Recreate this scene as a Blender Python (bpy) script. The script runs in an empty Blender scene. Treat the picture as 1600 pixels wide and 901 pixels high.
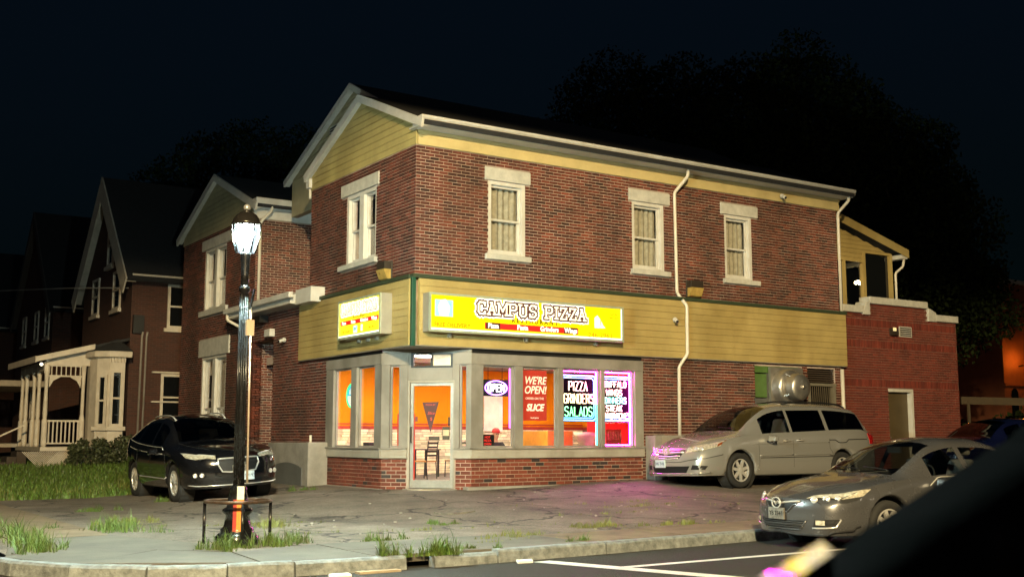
import bpy, bmesh, math, random
import numpy as np
from mathutils import Vector, Matrix
from mathutils.bvhtree import BVHTree
random.seed(7); np.random.seed(7)
R = math.radians
SC = bpy.context.scene
COL = SC.collection

# ---------------------------------------------------------------- camera, sky, light
# x runs along the shop's long front, y along its short front, z = 0 is the eye level of the photographer
CAM = Vector((-10.672, -19.903, 0.0))
cd = bpy.data.cameras.new('camera'); cam = bpy.data.objects.new('camera', cd); COL.objects.link(cam)
cam.location = CAM
cam.rotation_euler = (R(90 + 7.496), 0, R(-33.142))
cd.sensor_width = 36; cd.lens = 36 * 1769.85 / 1600
cd.clip_start = 0.05; cd.clip_end = 3000
cd.dof.use_dof = True; cd.dof.focus_distance = 22; cd.dof.aperture_fstop = 5.0
SC.camera = cam
SC.view_settings.view_transform = 'Standard'; SC.view_settings.look = 'None'
SC.view_settings.exposure = 0; SC.view_settings.gamma = 1

w = bpy.data.worlds.new('World'); SC.world = w; w.use_nodes = True
wn = w.node_tree.nodes; wl = w.node_tree.links
sky = wn.new('ShaderNodeTexSky'); sky.sky_type = 'NISHITA'; sky.sun_disc = False
sky.sun_elevation = R(-3.0); sky.sun_rotation = R(-120); sky.air_density = 1.6; sky.ozone_density = 5
glow = wn.new('ShaderNodeMix'); glow.data_type = 'RGBA'; glow.blend_type = 'ADD'; glow.inputs['Factor'].default_value = 1   # even town glow added to the night sky
wl.new(sky.outputs[0], glow.inputs['A']); glow.inputs['B'].default_value = (.008, .028, .034, 1)
wl.new(glow.outputs['Result'], wn['Background'].inputs[0]); wn['Background'].inputs[1].default_value = 0.10

sl = bpy.data.lights.new('moon', 'SUN'); sl.energy = 0.004; sl.angle = R(0.5); sl.color = (0.8, 0.88, 1.0)
so = bpy.data.objects.new('moon', sl); COL.objects.link(so); so.rotation_euler = (R(50), 0, R(-40))

LAMP_STREET = 112000     # cobra head across the street, warm white, out of the picture
LAMP_LANTERN = 8500    # radiance of the lantern bulb
ROOM_LIGHT = 46.0        # radiance of the ceiling panels in the shop

# ---------------------------------------------------------------- materials
MATS = {}
def mat(name, c, rough=.6, metal=0., var=.12, vs=6., bump=0., bs=30., coat=0., emit=None, es=0., c2=None, spec=None, trans=0., alpha=1., rnd=0., stain=0., sts=.45, stc=(.35, .33, .27)):
    if name in MATS: return MATS[name]
    m = bpy.data.materials.new(name); m.use_nodes = True
    nt = m.node_tree; b = nt.nodes['Principled BSDF']; L = nt.links
    b.inputs['Roughness'].default_value = rough; b.inputs['Metallic'].default_value = metal
    b.inputs['Coat Weight'].default_value = coat; b.inputs['Coat Roughness'].default_value = .04
    if spec is not None: b.inputs['Specular IOR Level'].default_value = spec
    b.inputs['Transmission Weight'].default_value = trans; b.inputs['Alpha'].default_value = alpha
    c = tuple(c)[:3]
    if var > 0:
        tc = nt.nodes.new('ShaderNodeTexCoord'); n = nt.nodes.new('ShaderNodeTexNoise')
        n.inputs['Scale'].default_value = vs; n.inputs['Detail'].default_value = 6; n.inputs['Roughness'].default_value = .65
        L.new(tc.outputs['Object'], n.inputs['Vector'])
        r = nt.nodes.new('ShaderNodeValToRGB'); r.color_ramp.elements[0].position = .3; r.color_ramp.elements[1].position = .7
        a = c2 if c2 else tuple(x * (1 - var * 1.6) for x in c)
        r.color_ramp.elements[0].color = (*a, 1); r.color_ramp.elements[1].color = (*(tuple(min(1, x * (1 + var)) for x in c)), 1)
        L.new(n.outputs['Fac'], r.inputs['Fac']); out = r.outputs['Color']
        if rnd > 0:
            g = nt.nodes.new('ShaderNodeNewGeometry'); oi = nt.nodes.new('ShaderNodeObjectInfo')
            ad = nt.nodes.new('ShaderNodeMath'); ad.operation = 'ADD'; L.new(g.outputs['Random Per Island'], ad.inputs[0]); L.new(oi.outputs['Random'], ad.inputs[1])
            fr = nt.nodes.new('ShaderNodeMath'); fr.operation = 'FRACT'; L.new(ad.outputs[0], fr.inputs[0])
            mr = nt.nodes.new('ShaderNodeMapRange'); mr.inputs['To Min'].default_value = 1 - rnd; mr.inputs['To Max'].default_value = 1 + rnd
            L.new(fr.outputs[0], mr.inputs['Value'])
            hs = nt.nodes.new('ShaderNodeHueSaturation'); L.new(mr.outputs[0], hs.inputs['Value']); L.new(out, hs.inputs['Color']); out = hs.outputs['Color']
        if stain > 0:      # soot, damp and patching: large blotches stretched down the wall
            mp = nt.nodes.new('ShaderNodeMapping'); mp.inputs['Scale'].default_value = (1, 1, .55); L.new(tc.outputs['Object'], mp.inputs['Vector'])
            s1 = nt.nodes.new('ShaderNodeTexNoise'); s1.inputs['Scale'].default_value = sts; s1.inputs['Detail'].default_value = 7; s1.inputs['Roughness'].default_value = .6; L.new(mp.outputs[0], s1.inputs['Vector'])
            sr = nt.nodes.new('ShaderNodeMapRange'); sr.inputs['From Min'].default_value = .44; sr.inputs['From Max'].default_value = .66; sr.inputs['To Max'].default_value = stain; L.new(s1.outputs['Fac'], sr.inputs['Value'])
            sm = nt.nodes.new('ShaderNodeMix'); sm.data_type = 'RGBA'; sm.blend_type = 'MULTIPLY'; L.new(sr.outputs[0], sm.inputs['Factor']); L.new(out, sm.inputs['A']); sm.inputs['B'].default_value = (*stc, 1); out = sm.outputs['Result']
        L.new(out, b.inputs['Base Color'])
        rr = nt.nodes.new('ShaderNodeMapRange'); rr.inputs['To Min'].default_value = max(.02, rough - .1 * var / .12 * .5); rr.inputs['To Max'].default_value = min(1, rough + .08)
        L.new(n.outputs['Fac'], rr.inputs['Value']); L.new(rr.outputs[0], b.inputs['Roughness'])
    else:
        b.inputs['Base Color'].default_value = (*c, 1)
    if bump > 0:
        tc = nt.nodes.new('ShaderNodeTexCoord'); n2 = nt.nodes.new('ShaderNodeTexNoise'); n2.inputs['Scale'].default_value = bs; n2.inputs['Detail'].default_value = 8
        L.new(tc.outputs['Object'], n2.inputs['Vector'])
        bp = nt.nodes.new('ShaderNodeBump'); bp.inputs['Strength'].default_value = bump; bp.inputs['Distance'].default_value = .02
        L.new(n2.outputs['Fac'], bp.inputs['Height']); L.new(bp.outputs[0], b.inputs['Normal'])
    if emit is not None:
        b.inputs['Emission Color'].default_value = (*emit, 1); b.inputs['Emission Strength'].default_value = es
    MATS[name] = m
    return m
def emis(name, c, s): return mat(name, tuple(x * .6 for x in c), .4, var=0, emit=c, es=s)
def glass(name, tint=(1, 1, 1), fac=.14, rough=.02):
    if name in MATS: return MATS[name]
    m = bpy.data.materials.new(name); m.use_nodes = True; nt = m.node_tree; nt.nodes.remove(nt.nodes['Principled BSDF'])
    t = nt.nodes.new('ShaderNodeBsdfTransparent'); t.inputs[0].default_value = (*tint, 1)
    g = nt.nodes.new('ShaderNodeBsdfGlossy'); g.inputs['Roughness'].default_value = rough; g.inputs['Color'].default_value = (1, 1, 1, 1)
    fz = nt.nodes.new('ShaderNodeFresnel'); ge = nt.nodes.new('ShaderNodeNewGeometry'); mr = nt.nodes.new('ShaderNodeMapRange'); mr.inputs['To Min'].default_value = 1.5; mr.inputs['To Max'].default_value = 1 / 1.5
    nt.links.new(ge.outputs['Backfacing'], mr.inputs['Value']); nt.links.new(mr.outputs[0], fz.inputs['IOR'])
    mx = nt.nodes.new('ShaderNodeMixShader'); nt.links.new(fz.outputs[0], mx.inputs[0]); nt.links.new(t.outputs[0], mx.inputs[1]); nt.links.new(g.outputs[0], mx.inputs[2])
    nt.links.new(mx.outputs[0], nt.nodes['Material Output'].inputs[0]); MATS[name] = m
    return m

# ---------------------------------------------------------------- mesh builder
class MB:
    def __init__(s): s.v = []; s.f = []
    def add(s, vs, fs):
        o = len(s.v); s.v += [tuple(v) for v in vs]; s.f += [tuple(i + o for i in f) for f in fs]; return s
    def hexa(s, p): return s.add(p, [(0, 3, 2, 1), (4, 5, 6, 7), (0, 1, 5, 4), (1, 2, 6, 5), (2, 3, 7, 6), (3, 0, 4, 7)])
    def box(s, x0, x1, y0, y1, z0, z1):
        return s.hexa([(x0, y0, z0), (x1, y0, z0), (x1, y1, z0), (x0, y1, z0), (x0, y0, z1), (x1, y0, z1), (x1, y1, z1), (x0, y1, z1)])
    def fbox(s, F, s0, s1, z0, z1, d0, d1):
        return s.hexa([F(s0, z0, d0), F(s1, z0, d0), F(s1, z0, d1), F(s0, z0, d1), F(s0, z1, d0), F(s1, z1, d0), F(s1, z1, d1), F(s0, z1, d1)])
    def bar(s, a, b, w, h=None, up=(0, 0, 1)):
        a = Vector(a); b = Vector(b); h = h or w; d = (b - a).normalized(); u = Vector(up)
        if abs(d.dot(u)) > .98: u = Vector((1, 0, 0))
        r = d.cross(u).normalized() * (w / 2); u = r.cross(d).normalized() * (h / 2)
        return s.hexa([a - r - u, a + r - u, b + r - u, b - r - u, a - r + u, a + r + u, b + r + u, b - r + u])
    def prism(s, pts, vec):
        n = len(pts); vec = Vector(vec); p = [Vector(q) for q in pts]
        return s.add(p + [q + vec for q in p], [tuple(range(n))[::-1], tuple(range(n, 2 * n))] + [(i, (i + 1) % n, n + (i + 1) % n, n + i) for i in range(n)])
    def tube(s, pts, r, n=8, closed=False, caps=True):
        P = [Vector(p) for p in pts]; m = len(P); rs = r if isinstance(r, (list, tuple)) else [r] * m
        prev = None; vs = []; fs = []
        for i, p in enumerate(P):
            if closed: d = (P[(i + 1) % m] - P[i - 1])
            else: d = P[min(i + 1, m - 1)] - P[max(i - 1, 0)]
            d.normalize()
            if prev is None:
                a = Vector((0, 0, 1)) if abs(d.z) < .9 else Vector((1, 0, 0)); x = d.cross(a).normalized()
            else:
                x = prev - d * prev.dot(d)
                x = x.normalized() if x.length > 1e-6 else d.orthogonal().normalized()
            prev = x; y = d.cross(x)
            for k in range(n):
                t = 2 * math.pi * k / n; vs.append(p + (x * math.cos(t) + y * math.sin(t)) * rs[i])
        for i in range(m if closed else m - 1):
            j = (i + 1) % m
            for k in range(n):
                k2 = (k + 1) % n; fs.append((i * n + k, i * n + k2, j * n + k2, j * n + k))
        if caps and not closed: fs += [tuple(range(n))[::-1], tuple((m - 1) * n + k for k in range(n))]
        return s.add(vs, fs)
    def lathe(s, prof, n=16, o=(0, 0, 0), ax=(0, 0, 1), ph=0., caps=True):
        o = Vector(o); z = Vector(ax).normalized(); x = z.orthogonal().normalized() if abs(z.z) < .99 else Vector((1, 0, 0)); y = z.cross(x)
        vs = []; fs = []
        for r, h in prof:
            for k in range(n):
                t = 2 * math.pi * k / n + ph; vs.append(o + z * h + (x * math.cos(t) + y * math.sin(t)) * r)
        for i in range(len(prof) - 1):
            for k in range(n):
                k2 = (k + 1) % n; fs.append((i * n + k, i * n + k2, (i + 1) * n + k2, (i + 1) * n + k))
        if caps and prof[0][0] > 1e-4: fs.append(tuple(range(n))[::-1])
        if caps and prof[-1][0] > 1e-4: fs.append(tuple((len(prof) - 1) * n + k for k in range(n)))
        return s.add(vs, fs)
    def ball(s, c, r, n=10, sq=(1, 1, 1)):
        c = Vector(c); m = n // 2 + 1
        pr = [(math.sin(math.pi * i / m) * r, -math.cos(math.pi * i / m) * r) for i in range(m + 1)]
        q = MB().lathe(pr, n); return s.add([(c.x + v[0] * sq[0], c.y + v[1] * sq[1], c.z + v[2] * sq[2]) for v in q.v], q.f)
    def mesh(s, name, m):
        me = bpy.data.meshes.new(name); me.from_pydata(s.v, [], s.f)
        for q in (m if isinstance(m, (list, tuple)) else [m]): me.materials.append(q)
        me.update(); return me
    def build(s, name, m, parent=None, smooth=False, bevel=0., world=True, label=None):
        return link(name, s.mesh(name, m), parent, smooth, bevel, world, label)
def link(name, me, parent=None, smooth=False, bevel=0., world=True, label=None):
    o = bpy.data.objects.new(name, me); COL.objects.link(o)
    if smooth: me.polygons.foreach_set('use_smooth', [True] * len(me.polygons))
    if bevel > 0:
        b = o.modifiers.new('bevel', 'BEVEL'); b.width = bevel; b.segments = 2; b.limit_method = 'ANGLE'; b.angle_limit = R(40)
    if parent: put(o, parent, world)
    if label: o['label'] = label
    return o
def put(o, parent, world=True):
    o.parent = parent
    if world and parent.type == "EMPTY": o.matrix_parent_inverse = parent.matrix_basis.inverted()
    return o
def tag(o, label, cat, group=None, kind=None):
    if label: o['label'] = label
    if cat: o['category'] = cat
    if group: o['group'] = group
    if kind: o['kind'] = kind
    return o
def thing(name, label, cat, loc=(0, 0, 0), rz=0., group=None):
    o = bpy.data.objects.new(name, None); COL.objects.link(o); o.location = loc; o.rotation_euler = (0, 0, rz); o.empty_display_size = .2
    return tag(o, label, cat, group)
def struct(o): o['kind'] = 'structure'; return o
def stuff(o): o['kind'] = 'stuff'; return o
def clone(o, parent=None):
    c = o.copy(); COL.objects.link(c)
    if parent: c.parent = parent
    for ch in [q for q in ALLCH(o)]: clone(ch, c)
    return c
def ALLCH(o): return [q for q in bpy.data.objects if q.parent == o]
class Frame:
    def __init__(s, o, r, n): s.o = Vector(o); s.r = Vector(r).normalized(); s.n = Vector(n).normalized()
    def __call__(s, a, z, d=0.): return s.o + s.r * a + Vector((0, 0, z)) + s.n * d
    def rot(s): return Matrix((s.r, (0, 0, 1), s.n)).transposed().to_4x4()
FR = Frame((0, 0, 0), (1, 0, 0), (0, -1, 0))       # long front
FL = Frame((0, 0, 0), (0, -1, 0), (-1, 0, 0))      # short front, a = -y
FD = Frame((.66, .66, 0), (1, -1, 0), (-1, -1, 0)) # cut corner with the door
def text(body, F, a, z, d, size, m, parent, name='lettering', align='CENTER', ext=.002, sx=1., shear=0., off=0.):
    cu = bpy.data.curves.new(name, 'FONT'); cu.body = body; cu.size = size; cu.align_x = align; cu.align_y = 'CENTER'; cu.extrude = ext; cu.shear = shear; cu.offset = off; cu.resolution_u = 3
    q = bpy.data.objects.new(name, cu); COL.objects.link(q); bpy.context.view_layer.update()
    me = bpy.data.meshes.new_from_object(q.evaluated_get(bpy.context.evaluated_depsgraph_get())); me.name = name; bpy.data.objects.remove(q); bpy.data.curves.remove(cu)
    me.materials.clear(); me.materials.append(m)
    o = bpy.data.objects.new(name, me); COL.objects.link(o)
    o.matrix_basis = Matrix.Translation(F(a, z, d)) @ F.rot() @ Matrix.Diagonal((sx, 1, 1, 1))
    if parent: put(o, parent)
    return o
O8 = [(1, 0), (3, 0), (4, 1), (4, 5), (3, 6), (1, 6), (0, 5), (0, 1), (1, 0)]
SF = {'A': [[(0, 0), (2, 6), (4, 0)], [(.8, 2.2), (3.2, 2.2)]],
 'B': [[(3, 3.2), (0, 3.2), (0, 6), (3, 6), (4, 5.2), (4, 3.9), (3, 3.2), (4, 2.4), (4, .8), (3, 0), (0, 0), (0, 3.2)]],
 'C': [[(4, 5), (3, 6), (1, 6), (0, 5), (0, 1), (1, 0), (3, 0), (4, 1)]], 'D': [[(0, 0), (0, 6), (2.6, 6), (4, 4.6), (4, 1.4), (2.6, 0), (0, 0)]],
 'E': [[(4, 6), (0, 6), (0, 0), (4, 0)], [(0, 3.2), (3, 3.2)]], 'F': [[(4, 6), (0, 6), (0, 0)], [(0, 3.2), (3, 3.2)]],
 'G': [[(4, 5), (3, 6), (1, 6), (0, 5), (0, 1), (1, 0), (3, 0), (4, 1), (4, 2.8), (2.4, 2.8)]], 'H': [[(0, 0), (0, 6)], [(4, 0), (4, 6)], [(0, 3), (4, 3)]],
 'I': [[(.5, 0), (.5, 6)]], 'K': [[(0, 0), (0, 6)], [(4, 6), (0, 2.6)], [(1.4, 3.6), (4, 0)]], 'L': [[(0, 6), (0, 0), (4, 0)]],
 'M': [[(0, 0), (0, 6), (2.5, 1.8), (5, 6), (5, 0)]], 'N': [[(0, 0), (0, 6), (4, 0), (4, 6)]], 'O': [O8],
 'P': [[(0, 0), (0, 6), (3, 6), (4, 5.2), (4, 3.6), (3, 2.8), (0, 2.8)]], 'R': [[(0, 0), (0, 6), (3, 6), (4, 5.2), (4, 3.9), (3, 3.1), (0, 3.1)], [(2.2, 3.1), (4, 0)]],
 'S': [[(4, 5), (3, 6), (1, 6), (0, 5), (0, 3.9), (1, 3.2), (3, 2.9), (4, 2.2), (4, 1), (3, 0), (1, 0), (0, 1)]], 'T': [[(0, 6), (4, 6)], [(2, 6), (2, 0)]],
 'U': [[(0, 6), (0, 1), (1, 0), (3, 0), (4, 1), (4, 6)]], 'W': [[(0, 6), (1.2, 0), (2.5, 4.6), (3.8, 0), (5, 6)]], 'Z': [[(0, 6), (4, 6), (0, 0), (4, 0)]], ' ': []}
SERIF = {'A': [[(-.8, 0), (.9, 0)], [(3.1, 0), (4.8, 0)], [(1.1, 6), (2.1, 6)]], 'C': [[(4, 6), (4, 4.4)], [(4, 0), (4, 1.2)]], 'M': [[(-.8, 0), (.8, 0)], [(4.2, 0), (5.8, 0)], [(-.8, 6), (0, 6)], [(5, 6), (5.8, 6)]],
 'P': [[(-.8, 0), (1, 0)], [(-.8, 6), (0, 6)]], 'U': [[(-.8, 6), (.9, 6)], [(3.1, 6), (4.8, 6)]], 'S': [[(4, 6), (4, 4.6)], [(0, 0), (0, 1.4)]], 'I': [[(-.4, 0), (1.4, 0)], [(-.4, 6), (1.4, 6)]], 'Z': [[(0, 6), (0, 4.6)], [(4, 0), (4, 1.4)]]}
def strokes(txt, a, z, w, h, serif=False, gap=1.6, letters=False):
    """polylines in (a, z) filling width w and height h, centred on a, bottom at z"""
    out = []; x = 0; idx = []
    for ci, ch in enumerate(txt):
        wd = 5 if ch in 'MW' else (1 if ch == 'I' else (2.2 if ch == ' ' else 4))
        for pl in SF[ch] + (SERIF.get(ch, []) if serif else []): out.append([(x + p[0], p[1]) for p in pl]); idx.append(ci)
        x += wd + gap + (.8 if serif else 0)
    tot = x - gap; k = w / tot
    out = [[(a - w / 2 + p[0] * k, z + p[1] * h / 6) for p in pl] for pl in out]
    return [[o for o, i in zip(out, idx) if i == j] for j in sorted(set(idx))] if letters else out
def neon(pls, F, d, r, m, parent, name='neon_tube', closed=False):
    mb = MB()
    for pl in pls: mb.tube([F(p[0], p[1], d) for p in pl], r, 6, closed)
    return mb.build(name, m, parent, True)
def flat(pls, F, d, wd, m, parent, name='lettering', dd=.004):
    mb = MB(); i = 0
    for pl in pls:
        for p, q in zip(pl, pl[1:]):
            v = Vector((q[0] - p[0], q[1] - p[1])); L = v.length
            if L < 1e-6: continue
            v /= L; n = Vector((-v.y, v.x)) * wd / 2; e = v * wd * .5
            P = [Vector(p) - e - n, Vector(q) + e - n, Vector(q) + e + n, Vector(p) - e + n]
            i += 1; k = d + (i % 7) * .0004
            mb.prism([F(c.x, c.y, k - dd) for c in P], F.n * dd)
    return mb.build(name, m, parent)
# ---------------------------------------------------------------- palette
M_MORTAR = mat('mortar', (.40, .315, .27), .9, vs=3, var=.25, bump=.3, bs=60, stain=.75)
M_BRICK = mat('red brick', (.125, .026, .012), .75, vs=1.3, var=.25, c2=(.045, .012, .008), bump=.5, bs=45, rnd=.6, stain=.7, stc=(.4, .45, .3))
M_BRICKB = mat('bright brick', (.17, .036, .017), .7, vs=2, var=.2, bump=.5, bs=45, rnd=.35, stain=.6)
M_BURNT = mat('burnt brick', (.025, .016, .015), .6, var=.2, bump=.4)
M_BRICKA = mat('annex brick', (.15, .024, .013), .75, vs=2, var=.2, bump=.5, bs=45, rnd=.25, stain=.5)
M_SID = mat('yellow siding', (.52, .42, .20), .5, vs=1.6, var=.10, bump=.06, bs=14, stain=.4, stc=(.6, .55, .4))
M_SIDB = mat('tan siding', (.40, .305, .118), .5, vs=1.3, var=.12, bump=.08, bs=18, stain=.5, sts=.8, stc=(.55, .5, .38))
M_GREEN = mat('green trim', (.012, .07, .042), .4, vs=5)
M_WHITE = mat('white trim', (.57, .555, .52), .45, vs=4, var=.07, bump=.05, stain=.35, sts=1.1, stc=(.6, .57, .5))
M_STONE = mat('limestone', (.47, .46, .42), .8, vs=5, var=.14, bump=.2)
M_TAUPE = mat('taupe trim', (.25, .232, .205), .5, vs=3, var=.08, bump=.05, stain=.5, sts=1.2)
M_ROOF = mat('roof shingle', (.018, .018, .02), .9, vs=9, var=.3, bump=.6, bs=20)
M_DARK = mat('black metal', (.012, .012, .012), .35, vs=5)
M_CONC = mat('concrete', (.26, .24, .21), .85, vs=1.6, var=.22, bump=.3, bs=50)
M_GREY = mat('grey paint', (.10, .10, .095), .7, vs=1, var=.2)
M_GLASS = glass('window glass')
M_NIGHTGLASS = mat('dark window glass', (.006, .007, .008), .03, var=0, spec=.6)
M_CURT = mat('curtain', (.34, .32, .25), .9, vs=9, var=.2)
M_PIPE = mat('white downpipe', (.60, .56, .48), .4, vs=3, var=.06)
M_STEEL = mat('spun aluminium', (.60, .57, .52), .36, .9, vs=6, var=.16)

# ---------------------------------------------------------------- brickwork
PX = 1769.85
def facing(p, n):
    v = CAM - Vector(p); d = v.length; return max(0, v.normalized().dot(n)) / (d * d)
def wall_bricks(F, s0, s1, z0, z1, holes, recs, zs0=0., L=.213, H=.0677, j=.011, proud=.014, ztop=None, soldier=()):
    """running bond; recs gets (weight, frame, a0, a1, z0, z1, proud)"""
    r = 0; z = z0
    while z < z1 - .02:
        h = H
        sol = next((q for q in soldier if q[0] - .01 <= z < q[1] - .03), None)
        if sol: h = sol[1] - sol[0]
        ze = min(z + h, z1); st = H if sol else L
        a = s0 - (0 if sol else (r % 2) * L / 2)
        while a < s1 - .005:
            b0, b1 = max(a, s0), min(a + st - j, s1); a += st
            if b1 - b0 < .025: continue
            segs = [(b0, b1)]
            for (h0, h1, k0, k1) in holes:
                if z + .012 < k1 and ze - .02 > k0:
                    ns = []
                    for (p, q) in segs:
                        if q <= h0 or p >= h1: ns.append((p, q)); continue
                        if p < h0: ns.append((p, h0))
                        if q > h1: ns.append((h1, q))
                    segs = ns
            for (p, q) in segs:
                if q - p < .03: continue
                lim = ze - j
                if ztop is not None: lim = min(lim, ztop((p + q) / 2))
                if lim - z < .02: continue
                recs.append((facing(F((p + q) / 2, z, 0), F.n) * (q - p), F, p, q, z, lim, proud + random.uniform(-.003, .003)))
        z += h; r += 1
def brick_mesh(mb, F, p, q, z0, z1, d):
    i = .004
    o = [F(p, z0, -.01), F(q, z0, -.01), F(q, z1, -.01), F(p, z1, -.01), F(p + i, z0 + i, d), F(q - i, z0 + i, d), F(q - i, z1 - i, d), F(p + i, z1 - i, d)]
    mb.add(o, [(4, 5, 6, 7), (0, 1, 5, 4), (1, 2, 6, 5), (2, 3, 7, 6), (3, 0, 4, 7)])
def lay_bricks(recs, parent, m, burnt=0., single=300, bm=None):
    recs.sort(key=lambda r: -r[0]); cache = {}
    for rc in recs[:single]:
        _, F, p, q, z0, z1, d = rc
        mm = M_BURNT if random.random() < burnt else (bm or m)
        key = (id(F), round(q - p, 3), round(z1 - z0, 3), mm.name)
        if key not in cache:
            b = MB(); G = Frame((0, 0, 0), F.r, F.n); brick_mesh(b, G, 0, q - p, 0, z1 - z0, .014); cache[key] = b.mesh('brick', mm)
        o = bpy.data.objects.new('brick', cache[key]); COL.objects.link(o); o.location = F(p, z0, d - .014); put(o, parent)
    rest = {}
    for rc in recs[single:]:
        b = rest.setdefault('a' if random.random() >= burnt * .15 else 'b', MB()); brick_mesh(b, *rc[1:])
    for k, b in rest.items(): stuff(b.build('brickwork', m if k == 'a' else M_BURNT, parent))
def wall_panel(mb, F, s0, s1, z0, z1, holes, t=.25):
    """solid wall with openings, built from boxes between the opening lines"""
    xs = sorted({s0, s1, *[min(max(h[0], s0), s1) for h in holes], *[min(max(h[1], s0), s1) for h in holes]})
    zs = sorted({z0, z1, *[min(max(h[2], z0), z1) for h in holes], *[min(max(h[3], z0), z1) for h in holes]})
    for a, b in zip(xs, xs[1:]):
        run = None
        for c, d in zip(zs, zs[1:]):
            hole = any(h[0] < (a + b) / 2 < h[1] and h[2] < (c + d) / 2 < h[3] for h in holes)
            if not hole: run = (run[0], d) if run else (c, d)
            if hole or d == zs[-1]:
                if run: mb.fbox(F, a, b, run[0], run[1], -t, 0)
                run = None
def ground(x, y):
    """height of the ground (eye level is 0): the lot rises from both streets to the shop"""
    d1 = max(0, -x); d2 = max(0, -y)
    t = min(1, max(0, (x - 1) / 5)); t = t * t * (3 - 2 * t)
    z = -1.045 + .13 * t * max(0, 1 - d2 / 7) - .058 * d1 - .042 * d2 * (1 - .0 * t)
    z = max(z, -1.315)
    if y > 7: z += min(.33, (y - 7) * .03)
    return z

# ---------------------------------------------------------------- the shop: one brick building
shop = thing('brick_building', 'two storey red brick corner building with lit shopfront, cream gables and dark roof', 'building', (0, 0, -1.05))
X1 = 12.5; YB = 5.66; YU = 5.30; ZT = 5.93; ZS0 = 1.83; ZS1 = 3.17
# upstairs windows on the long front (a0, a1, z0, z1) and on the short front (a = -y)
W_R = [(1.72, 2.66, 3.82, 5.40), (5.60, 6.56, 3.82, 5.40), (8.48, 9.40, 3.82, 5.40)]
W_L = [(-3.27, -1.77, 3.83, 5.41)]
recs = []
bodyw = MB()
wall_panel(bodyw, FR, 0.0, X1, ZS0, ZT, W_R)
wall_panel(bodyw, FL, -YU, -.25, ZS0, ZT, W_L)
wall_panel(bodyw, FR, 5.82, X1, -1.4, ZS0, [(9.38, 11.0, .62, 1.74), (11.22, 12.25, -.3, 1.74)])
wall_panel(bodyw, FL, -YB, -4.13, -1.4, ZS0, [])
wall_panel(bodyw, FR, 1.32, 5.82, -1.4, -.42, []); wall_panel(bodyw, FL, -4.13, -1.36, -1.4, -.42, [])
wall_panel(bodyw, FD, -.955, -.40, -1.4, -.42, []); wall_panel(bodyw, FD, .60, .955, -1.4, -.42, [])
bodyw.box(3.2, X1 - .01, 5.4, YB + 3.4, ZS0, ZT - .02); bodyw.box(.26, 3.2, 5.0, YU - .01, ZS0, ZT - .02); bodyw.box(X1 - .25, X1 - .001, .25, 9.5, -1.4, 5.9); bodyw.box(3.3, X1 - .3, 8.9, 9.4, -1.4, 7.0)
bodyw.box(.3, X1 - .3, .3, 8.8, 1.9, 2.1)
# left wing (gable to the side street), its side wall, and the low link between
WY0, WY1 = 9.03, 15.4
W_W = [(-13.25, -11.35, 3.72, 5.55), (-13.25, -11.1, -.55, 2.35)]
wall_panel(bodyw, FL, -WY1, -WY0, -1.5, 6.02, W_W)
FWS = Frame((0, WY0, 0), (1, 0, 0), (0, -1, 0))
wall_panel(bodyw, FWS, .25, 3.2, 3.3, 5.90, [])
bodyw.box(.25, 3.2, WY1 - .25, WY1, -1.5, 6.0)
DOORW = [(-9.05, -7.55, -1.5, 2.5)]
wall_panel(bodyw, FL, -WY0, -YB, -1.5, 3.3, DOORW)
bodyw.box(1.0, 1.2, 7.3, 9.4, -1.5, 3.2); bodyw.box(.25, 1.0, 7.35, 7.55, -1.5, 3.2); bodyw.box(.0, 1.0, 9.03, 9.25, -1.5, 3.2)
bodyw.build('wall', M_MORTAR, shop)
holesR = W_R + [(1.63, 2.78, 5.40, 5.67), (5.50, 6.73, 5.40, 5.67), (8.36, 9.60, 5.40, 5.67), (1.64, 2.77, 3.70, 3.82), (5.55, 6.70, 3.70, 3.82), (8.4, 9.6, 3.70, 3.82)]
wall_bricks(FR, .0, X1, ZS1 - .03, ZT, holesR, recs)
holesL = W_L + [(-3.54, -1.64, 5.41, 5.69), (-3.56, -1.69, 3.72, 3.83)]
wall_bricks(FL, -YU, .0, ZS1 - .03, ZT, holesL, recs)
wall_bricks(FR, 5.82, X1, -1.06, ZS0, [(9.38, 11.0, .62, 1.74), (11.22, 12.25, -.3, 1.74)], recs)
wall_bricks(FL, -YB, -4.13, -1.1, ZS0, [], recs)
wall_bricks(FL, -WY1, -YB, -1.23, 6.0, W_W + [(-13.5, -10.9, 5.55, 5.85), (-13.5, -11.1, 3.55, 3.72), (-13.5, -10.85, 2.35, 2.85)] + DOORW + [(-WY0, -YB, 3.25, 9)], recs)
wall_bricks(FWS, .0, 3.2, 3.4, 5.86, [], recs)
wall_bricks(Frame((0, 9.03, 0), (1, 0, 0), (0, -1, 0)), .0, 1.0, -1.2, 2.5, [], recs); wall_bricks(Frame((3.2, 0, 0), (0, -1, 0), (-1, 0, 0)), -9.03, -YB, 3.3, 5.9, [], recs)
wall_bricks(Frame((0, 7.55, 0), (1, 0, 0), (0, 1, 0)), .0, 1.0, -1.2, 2.5, [], recs)
wall_bricks(Frame((1.0, 0, 0), (0, -1, 0), (-1, 0, 0)), -9.05, -7.55, -1.2, 2.5, [], recs)
lay_bricks([r for r in recs], shop, M_BRICK, single=0)
rb = []
wall_bricks(FR, 1.32, 5.82, -1.14, -.43, [], rb, H=.0795); wall_bricks(FL, -4.13, -1.36, -1.14, -.43, [], rb, H=.0795)
wall_bricks(FD, -.955, -.42, -1.14, -.43, [], rb, H=.0795); wall_bricks(FD, .62, .955, -1.14, -.43, [], rb, H=.0795)
lay_bricks(rb, shop, M_BRICKB, burnt=.09, single=300)

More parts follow.
